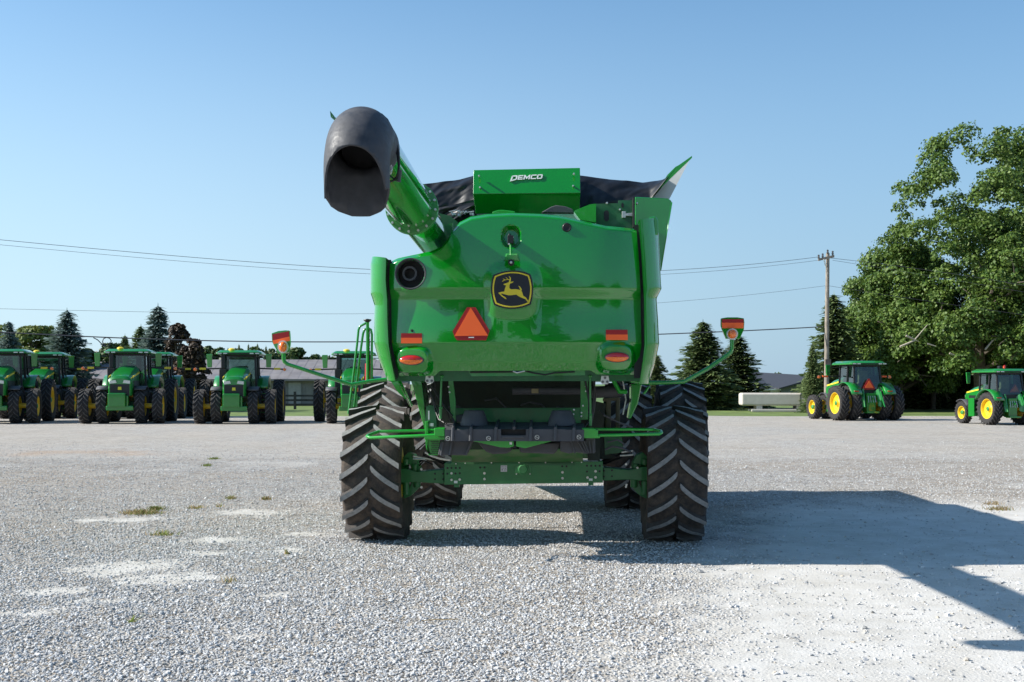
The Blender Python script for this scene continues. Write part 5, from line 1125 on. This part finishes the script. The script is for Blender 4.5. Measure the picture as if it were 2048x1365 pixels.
# left background
spruce(18, 645, 92, 80, 'blue spruce at the far left edge above the leftmost tractor', True, 1)
spruce(134, 624, 84, 134, 'tall blue spruce between the leftmost tractors and the next pair', True, 2)
spruce(250, 673, 112, 60, 'small dark green spruce top seen over the second tractor roof', False, 3)
spruce(316, 615, 84, 124, 'tallest blue spruce on the left, beside the red-brown tree', True, 4)
spruce(282, 655, 90, 96, 'lower spruce on the left shoulder of the tallest left spruce', False, 5)
leafy(72, 655, 110, 110, 'pale green leafy tree behind the leftmost blue spruces', L_PALE, 2, 7000, .42)
leafy(5, 650, 116, 90, 'leafy tree half cut off by the left edge of the photo', L_PALE, 3, 5000, .42)
leafy(178, 700, 105, 60, 'low green tree just right of the tall left spruce', L_DARK, 4, 4000, .36, low=.05)
leafy(228, 690, 108, 90, 'low green tree behind the gap beside the cable loop', L_DARK, 14, 5000, .36, low=.05)
leafy(356, 648, 82, 56, 'red-brown leaved tree beside the tallest left spruce', L_RED, 5, 6000, .3, low=.05)
leafy(384, 678, 80, 56, 'lower red-brown tree next to the tractor with the green weight', L_RED, 6, 5000, .3, low=.02)
leafy(348, 800, 76, 28, 'small bright green shrub beside the yard under the red-brown tree', L_PALE, 7, 900, .2, low=.02, trunk=.04, name='shrub', cat='shrub', group='shrubs')
# far tree line
fx = [(405, 694, 46), (440, 698, 50), (478, 700, 44), (512, 696, 40), (536, 699, 44), (566, 700, 50), (596, 699, 44), (628, 712, 40), (655, 716, 44), (690, 722, 50), (730, 722, 50)]
fn_ = ['left of the third tractor cab', 'above the left mirror of the third tractor', 'above the middle of the third tractor roof', 'above the right end of the third tractor roof', 'right of the third tractor mirror', 'behind the left warning lamp', 'just right of the left warning lamp', 'left of the fourth tractor cab', 'over the left end of the fourth tractor roof', 'behind the fourth tractor cab', 'behind the ladder rails']
names = ['just above the third tractor cab', 'above the barn ridge', 'right of the cab mirror', 'under the left warning lamp', 'behind the left warning arm']
for i, (x, y, w) in enumerate(fx):
    leafy(x, y, 150 + 4 * (i % 3), w * 1.3, f'distant green tree beyond the barn, {fn_[i]}', L_DARK, 20 + i, 2200, .6, low=.02, group='distant tree line beyond the barn', cl=50, limbs=False)
cn = ['left of the middle over the third tractor cab', 'in the middle over the third tractor cab', 'at the right end of the third tractor cab roof', 'just left of the left warning lamp', 'at the left end of the third tractor cab roof']
for i, (x, y) in enumerate(((478, 690), (497, 690), (515, 689), (532, 694), (456, 697))):
    spruce(x, y, 146, 20, f'thin distant conifer tip {cn[i]}', False, 3, group='distant conifers beyond the barn')
# right background
spruce(1314, 712, 88, 74, 'spruce half hidden by the right side of the combine', False, 7, group='spruces right of the combine')
spruce(1406, 646, 86, 150, 'tall spruce under the right warning lamp, left one of the close pair', False, 8, group='spruces right of the combine')
spruce(1476, 672, 92, 132, 'darker spruce beside the low shed, right one of the close pair', False, 9, group='spruces right of the combine')
leafy(1500, 742, 140, 60, 'distant round tree above the low grey shed roof', L_DARK, 41, 2500, .5, low=.02, group='distant trees beyond the shed')
leafy(1557, 749, 140, 36, 'small distant tree just right above the shed ridge', L_DARK, 42, 1500, .5, low=.02, group='distant trees beyond the shed')
leafy(1350, 760, 120, 70, 'low green bush line between the combine and the spruces', L_DARK, 43, 3000, .4, low=.02, group='distant trees beyond the shed')
spruce(1668, 592, 80, 138, 'tall dark spruce with ragged branches beside the utility pole', False, 10, group='conifers behind the right tractors', droop=.3)
spruce(1720, 610, 84, 110, 'dark conifer between the pole spruce and the big maple', False, 11, group='conifers behind the right tractors')
spruce(1752, 552, 92, 60, 'thin spruce tip rising just left of the big maple crown', False, 12, group='conifers behind the right tractors')
spruce(1625, 690, 78, 50, 'small spruce at the left foot of the pole spruce', False, 13, group='conifers behind the right tractors')
sn_ = ['just right of the dual-wheeled tractor', 'left one of the close pair of trunks', 'right one of the close pair of trunks', 'left of the small tractor front wheel', 'behind the small tractor cab', 'at the right edge of the photo']
for i, x in enumerate((1795, 1848, 1866, 1905, 1965, 2040)):
    leafy(x, 640, 88 + 3 * (i % 2), 110, f'dark shade tree behind the right fence, {sn_[i]}', L_DARK, 60 + i, 5200, .36, low=.22, trunk=.2, group='shade trees behind the right fence')

for i, (x, y, w) in enumerate(((1780, 600, 110), (1835, 590, 120), (1893, 600, 120), (1990, 600, 130))):
    spruce(x, y, 90, w, ['dark conifer in the shade right of the dual-wheeled tractor', 'dark conifer in the shade between the two right tractors', 'dark conifer in the shade left of the small tractor', 'dark conifer in the shade behind the small tractor'][i], False, 10 + i % 2, group='shaded conifers behind the right fence')
# the big maple
def maple(px, Yw, h, rad, seed, label):
    rg = np.random.default_rng(seed); rr_ = random.Random(seed); t = empty('maple_tree', ((px - CX) / F * Yw, Yw, 0), 0, label=label, cat='tree', group='big maple')
    b = B(); tips = []
    def branch(p, d, L_, r, dep):
        n = 3; pts = [p]; rs = [r]
        for k in range(n):
            jt = .14 if dep else .02; d = (d + Vector((rr_.gauss(0, jt), rr_.gauss(0, jt), .05 + rr_.gauss(0, .07)))).normalized(); p = p + d * L_ / n; pts.append(p); rs.append(r * (1 - .28 * (k + 1) / n))
        b.tube(pts, rs, 8 if dep < 2 else 5, caps=False)
        if dep >= 4 or L_ < .9:
            tips.append(pts[-1]); tips.append(pts[-2]); return
        for k in range(rr_.choice((2, 3, 3)) if dep else 6):
            a = rr_.uniform(0, 6.283); sp = rr_.uniform(.45, 1.0) if dep else rr_.uniform(.35, .95)
            q = d.orthogonal(); q.rotate(Matrix.Rotation(a, 3, d)); nd = (d * math.cos(sp) + q * math.sin(sp)).normalized(); nd.z = nd.z * .8 + .06
            st = pts[-1] if k < 2 else pts[-1].lerp(pts[-2], rr_.random())
            branch(st, nd.normalized(), L_ * rr_.uniform(.66, .84), rs[-1] * rr_.uniform(.6, .8), dep + 1)
        if dep: tips.append(pts[-1])
    branch(Vector((0, 0, 0)), Vector((0, 0, 1)), h * .28, .52, 0)
    for k in range(8):   # low side limbs
        a = k * .785 + rr_.random() * .5; branch(Vector((0, 0, h * rr_.uniform(.13, .26))), Vector((math.cos(a), math.sin(a), .25)).normalized(), rad * .48, .17, 2)
    T = []
    def ell(p):   # bounding crown
        z = (p[2] - h * .48) / (h * .53); q = math.hypot(p[0], p[1]) / rad; return q * q + z * z
    for p in tips:
        e = ell(p)
        if e > 1: f_ = 1 / math.sqrt(e); p = Vector((p.x * f_, p.y * f_, h * .48 + (p.z - h * .48) * f_))
        T.append(p)
    # fill the outer shell where the limbs do not reach
    for _ in range(300):
        a = rr_.uniform(0, 6.283); z = rr_.uniform(-.80, .97); q = interp(z, [(-.8, .75), (-.4, 1.02), (-.1, .86), (.12, 1.0), (.3, .88), (.55, .84), (.8, .64), (1, .42)]) * rr_.uniform(.74, 1.02) * (1 + .20 * noise.noise(Vector((math.cos(a) * 1.5, math.sin(a) * 1.5, z * 3.5 + seed))))
        T.append(Vector((math.cos(a) * rad * q, math.sin(a) * rad * q, h * .48 + z * h * .53)))
    C_ = []; U_ = []
    for p in T:
        if p.z < h * .12 or noise.noise(Vector((p.x * .42, p.z * .42, p.y * .42 + seed))) < -.27: continue
        c = rr_.uniform(.55, 1.25); n = int(250 * c ** 1.8) + 25; m_, u_ = lobe(rg, n, c * .95, .88); C_.append(m_ + np.array(p)); U_.append(u_)
    C_ = np.concatenate(C_)
    quads_obj('crown', quadset(C_, rg.uniform(.14, .29, len(C_)), rg, up=.25, out=np.concatenate(U_)), [L_MAPLE], parent=t)
    b.obj('trunk', BARK, t)
maple(1962, 80, 18.9, 6.7, 5, 'huge broad maple towering over the right side, pale limbs showing through its crown')
maple(1795, 84, 11.4, 3.9, 9, 'lower maple left of the huge one, its crown ending beside the utility pole')
maple(2120, 82, 18.5, 7.0, 12, 'second big maple at the right edge of the photo, mostly outside the frame')
# dead bleached branches in the maple
b = B(); x0, Y0 = W(1822, 700, 75).x, 75
def D(px, py): return W(px, py, 75.0)
for pts in ([(1800, 694), (1828, 682), (1855, 650)], [(1812, 672), (1826, 678), (1838, 684)], [(1855, 688), (1872, 693)], [(1899, 707), (1914, 714), (1922, 716)], [(1970, 700), (1985, 682), (2000, 672)], [(2020, 720), (2040, 700)]):
    b.tube([D(*p) for p in pts], [.07, .05, .02][:len(pts)] if len(pts) == 3 else [.06, .03], 6)
b.obj('dead_branches', M('bleached_wood', (.42, .36, .28), .8), label='bare bleached dead branches sticking out of the maple', cat='dead branches', kind='stuff')

# ------------------------------------------------------------------ fences, buildings, tank, pole, wires
FENCE = M('dark_fence_board', (.035, .034, .036), .8, var=.25)
def fence(pa, pb_, label, npost, grp, h=1.35):
    pa, pb_ = Vector(pa), Vector(pb_); t = empty('board_fence', pa, 0, label=label, cat='fence', group=grp); d = pb_ - pa; L_ = d.length; t.rotation_euler = (0, 0, math.atan2(d.y, d.x))
    for k in range(npost):
        b = B(); x = L_ * k / (npost - 1); b.box(x - .09, x + .09, -.09, .09, 0, h); b.obj('post', FENCE, t)
        if k < npost - 1:
            for z in (.28, .62, .96):
                b = B(); b.box(x + .095, x + L_ / (npost - 1) - .095, -.06, -.02, z, z + .15); b.obj('rail', FENCE, t)
def PX(px, Y): return ((px - CX) / F * Y, Y, 0)
fence(PX(545, 88), PX(770, 88), 'dark board fence in front of the grey barn', 6, 'dark board fences')
fence(PX(1320, 92), PX(1500, 96), 'dark board fence low under the close pair of spruces', 4, 'dark board fences')
fence(PX(1795, 93), PX(2060, 93), 'dark board fence under the shade trees behind the right tractors', 7, 'dark board fences')
# grey barn
BW = M('grey_barn_siding', (.20, .185, .19), .8, var=.12, scale=2); BRF = M('grey_barn_roof', (.17, .16, .17), .6, var=.2, scale=1.2, dust=.2); BD = M('barn_door_grey', (.30, .285, .29), .7)
def barn():
    Y = 102; x0, x1 = PX(150, Y)[0], PX(800, Y)[0]; ze = HC + (HZ - 762) / F * Y; zr = HC + (HZ - 724) / F * (Y + 5)
    t = empty('barn', ((x0 + x1) / 2, Y, 0), 0, label='long low grey barn behind the left row of tractors', cat='barn'); hw = (x1 - x0) / 2
    b = B(); b.box(-hw, hw, 0, 10, 0, ze); b.obj('wall', BW, t)
    b = B(); b.prism([(-hw - .5, -.6, ze - .02), (-hw - .5, 5, zr), (-hw - .5, 10.6, ze - .02), (-hw - .5, 10.6, ze + .15), (-hw - .5, 5, zr + .2), (-hw - .5, -.6, ze + .15)], [(hw + .5, -.6, ze - .02), (hw + .5, 5, zr), (hw + .5, 10.6, ze - .02), (hw + .5, 10.6, ze + .15), (hw + .5, 5, zr + .2), (hw + .5, -.6, ze + .15)]); rf = b.obj('roof', BRF, t, angle=0)
    b = B(); n = int(hw * 2 / .9)
    for k in range(n): x = -hw + k * .9; b.prism([(x, -.58, ze + .15), (x + .04, -.58, ze + .15), (x + .04, 4.98, zr + .2), (x, 4.98, zr + .2)], [(x, -.58, ze + .165), (x + .04, -.58, ze + .165), (x + .04, 4.98, zr + .215), (x, 4.98, zr + .215)])
    b.obj('roof_seams', BRF, t, kind='stuff')
    b = B()
    for k in range(int(hw * 2 / .6)): x = -hw + k * .6; b.box(x, x + .05, -.03, -.002, .02, ze - .05)
    b.obj('battens', BW, t, kind='stuff')
    for pxa, pxb in ((577, 602), (660, 672), (430, 442)):
        xa, xb = PX(pxa, Y)[0] - (x0 + x1) / 2, PX(pxb, Y)[0] - (x0 + x1) / 2
        b = B(); b.box(xa, xb, -.07, -.035, .05, ze - .15 if pxb - pxa > 20 else 2.1); d = b.obj('door', BD, t)
        b = B(); b.box(xa - .08, xa, -.09, -.035, 0, ze - .1); b.box(xb, xb + .08, -.09, -.035, 0, ze - .1); b.obj('door_frame', BRF, d)
barn()
def shed():
    Y = 112; cx = PX(1590, Y)[0]; t = empty('shed', (cx, Y, 0), R(0), label='low grey shed with a dark gable roof behind the tank', cat='shed')
    X = lambda px: PX(px, Y)[0] - cx; Z_ = lambda py: HC + (HZ - py) / F * Y
    b = B(); b.box(X(1513), X(1561), .3, 9, 0, Z_(778)); b.obj('side_wall', M('cream_siding', (.55, .50, .43), .7), t)
    g_ = [(X(1562), Z_(835)), (X(1562), Z_(778)), (X(1640), Z_(757) ), (X(1720), Z_(778)), (X(1720), Z_(835))]
    b = B(); b.prism([(x, 0, z) for x, z in g_], [(x, 9.5, z) for x, z in g_]); b.obj('gable_wall', M('grey_siding', (.17, .165, .16), .8, var=.06), t, angle=0)
    b = B(); r_ = [(X(1556), -.5, Z_(779)), (X(1640), -.5, Z_(756)), (X(1640), -.5, Z_(756) + .16), (X(1556), -.5, Z_(779) + .12)]
    b.prism(r_, [(x - 4.5, 10 + y, z + .5) for x, y, z in r_]); b.obj('roof', M('shed_roof', (.035, .037, .045), .6), t, angle=0)
    b = B(); b.prism([(X(1500), .2, Z_(779)), (X(1561), .2, Z_(779)), (X(1632), 5, Z_(757)), (X(1508), 5, Z_(762))], [(X(1500), .2, Z_(777)), (X(1561), .2, Z_(777)), (X(1632), 5, Z_(755)), (X(1508), 5, Z_(760))]); b.obj('roof_slope', bpy.data.materials['shed_roof'], t, angle=0)
    b = B(); b.box(X(1505), X(1562), .0, .28, Z_(781), Z_(778)); b.obj('gutter', M('white_trim', (.75, .73, .68), .6), t)
shed()
TANKM = M('tank_concrete', (.52, .48, .43), .75, var=.08, scale=3, dust=.15)
def tank():
    Y = 80; x0, x1 = PX(1484, Y)[0], PX(1650, Y)[0]; zt = HC + (HZ - 786.5) / F * Y; zb = .42
    t = empty('storage_tank', ((x0 + x1) / 2, Y, 0), R(-5), label='long low beige storage tank on concrete saddles left of the dual-wheeled tractor', cat='tank'); hw = (x1 - x0) / 2
    b = B(); b.box(-hw, hw, 0, 1.9, zb, zt); b.obj('tank_body', TANKM, t, bevel=.14)
    b = B(); b.box(-hw + 4.0, -hw + 4.05, -.012, .1, zb + .05, zt - .1); b.obj('pipe', BLACKP, t)
    b = B(); b.cyl((-hw + 4.1, -.03, zt - .15), (-hw + 4.1, -.1, zt - .15), .06, n=10); b.obj('valve', BLACK, t)
    for x in (-hw + 1.25, -hw + 4.0):
        b = B(); b.box(x - .2, x + .2, .1, 1.8, .18, zb + .04); b.obj('saddle', TANKM, t)
    b = B(); b.box(-hw + .7, -hw + 4.5, -.1, 2.0, .0, .18); b.obj('base_slab', TANKM, t, bevel=.03)
tank()
WOOD = M('weathered_pole', (.26, .22, .18), .85, var=.25, scale=3, bump=.4, bscale=9)
WIRE = M('wire', (.05, .05, .06), .6)
def pole():
    Y = 73; t = empty('utility_pole', PX(1653, Y), 0, label='tall weathered wooden utility pole with one crossarm beside the dark spruce', cat='utility pole')
    zt = HC + (HZ - 507) / F * Y
    b = B(); b.tube([(0, 0, -.2), (.02, 0, zt * .5), (.08, 0, zt)], [.17, .145, .115], 12); b.obj('pole', WOOD, t)
    z = HC + (HZ - 519) / F * Y; k = Y / F
    b = B(); b.prism([(-18 * k, -.2, z - .13), (14 * k, -.2, z + .10), (14 * k, -.2, z + .26), (-18 * k, -.2, z + .03)], [(-18 * k, -.1, z - .13), (14 * k, -.1, z + .10), (14 * k, -.1, z + .26), (-18 * k, -.1, z + .03)]); cr_ = b.obj('crossarm', WOOD, t)
    for x_, dz in ((-17, .04), (-9, .12), (1, .36), (11, .28)):
        b = B(); b.lathe([(z + dz - .04, .03), (z + dz + .04, .075), (z + dz + .12, .05), (z + dz + .2, .07), (z + dz + .24, .02)], (x_ * k, -.15, 0), 'z', 10); b.obj('insulator', BLACKP, cr_)
    b = B(); b.tube([(-7 * k, -.2, z), (-3 * k, -.14, z - .5)], .03, 6); b.obj('brace', GREYP, t)
    b = B(); b.box(-.14, .20, -.3, -.12, 3.1, 3.5); b.box(-.12, .12, -.26, -.14, 2.6, 3.0); b.obj('meter_box', M('rusty_box', (.13, .10, .08), .7, var=.3), t)
pole()
def wire(pts, Y0, Y1, r, label, name='power_line', extra=None, grp='overhead wires'):
    # smooth curve through photo points, depth running from Y0 to Y1
    n = 60; P = []
    xs = [p[0] for p in pts]; 
    for k in range(n + 1):
        x = xs[0] + (xs[-1] - xs[0]) * k / n
        # quadratic/lagrange through points
        y = 0
        for i, (xi, yi) in enumerate(pts):
            l = 1
            for j, (xj, _) in enumerate(pts):
                if i != j: l *= (x - xj) / (xi - xj)
            y += yi * l
        P.append(W(x, y, Y0 + (Y1 - Y0) * k / n))
    b = B(); b.tube(P, r, 5)
    if extra: extra(b)
    b.obj(name, WIRE, label=label, cat='power line', group=grp)
wire([(-300, 452), (0, 480), (735, 539), (1640, 514)], 60, 73, .014, 'uppermost thin wire running from the top left behind the auger to the pole crossarm')
wire([(-300, 462), (0, 490), (735, 548), (1637, 521)], 60, 73, .010, 'second thin wire just below the uppermost one')
wire([(-300, 612), (0, 618), (735, 628), (1651, 572)], 62, 73, .009, 'thin single wire halfway up the pole')
def loop(b):
    Yl = 66.3
    b.tube([W(187, 676, Yl), W(195, 680, Yl), W(203, 688, Yl), W(209, 693, Yl), W(216, 693, Yl), W(221, 688, Yl), W(222.5, 682, Yl), W(219, 677, Yl), W(213, 675.5, Yl), W(207, 678, Yl), W(205, 684, Yl), W(208, 690.5, Yl), W(214, 693.5, Yl)], .028, 6)
wire([(-200, 655), (0, 665), (205, 675), (735, 684), (1320, 669), (1645, 654)], 64, 73, .035, 'thick black cable with a hanging loop crossing above the left tractors', 'cable', loop)
wire([(1655, 516), (1760, 528), (2200, 600)], 73, 70, .013, 'thin wire running from the crossarm right into the maple')
wire([(1665, 521), (1760, 536), (2200, 612)], 73, 70, .010, 'lower thin wire running right from the crossarm to the maple')
wire([(1657, 572), (1720, 582), (2200, 650)], 73, 70, .010, 'thin wire running right from mid pole to the low maple')

# ------------------------------------------------------------------ what stands behind the camera and shows in the paint
def reflected():
    for i, (x, y, h, r) in enumerate(((-9, -30, 13, 5.0), (-1.5, -34, 16, 3.6), (9.5, -32, 12, 4.2), (19, -28, 11, 5))):
        t = leafy(0, 0, y, 0, 'leafy tree behind the camera, seen only as a dark reflection in the hood', L_DARK, 80 + i, 100, .5, top_h=1, X=x) if False else None
        rg = np.random.default_rng(90 + i); t = empty('leafy_tree', (x, y, 0), 0, label='leafy tree mirrored in the hood paint, ' + ['far left of the emblem', 'left of the emblem', 'right of the tan patch', 'at the right corner'][i], cat='tree', group='trees mirrored in the paint')
        C_ = []
        for _ in range(80):
            v = rg.normal(size=3); v /= np.linalg.norm(v); C_.append(rg.normal(size=(55, 3)) * r * .15 + v * [r * .85, r * .85, h * .36] * rg.uniform(.6, 1) + [0, 0, h * .58])
        C_ = np.concatenate(C_); quads_obj('crown', quadset(C_, rg.uniform(.5, .9, len(C_)), rg), [L_DARK], parent=t)
        b = B(); b.tube([(0, 0, 0), (0, 0, h * .7)], [.3, .1], 8); b.obj('trunk', BARK, t)
    t = empty('storage_building', (4.4, -31, 0), 0, label='tan metal building behind the camera, mirrored in the hood right of the emblem', cat='building')
    tan = M('tan_cladding', (.50, .44, .26), .7, var=.05); dk = M('brown_trim', (.10, .07, .05), .7)
    b = B(); b.box(-3.2, 3.2, -8, 0, 0, 5.2); b.obj('wall', tan, t)
    b = B(); b.prism([(-3.6, .3, 5.2), (3.6, .3, 5.2), (0, .3, 6.8)], [(-3.6, -8.3, 5.2), (3.6, -8.3, 5.2), (0, -8.3, 6.8)]); b.obj('roof', dk, t)
    b = B(); b.box(-.2, 1.9, .002, .08, 0, 3.2); b.obj('door', dk, t)
reflected()
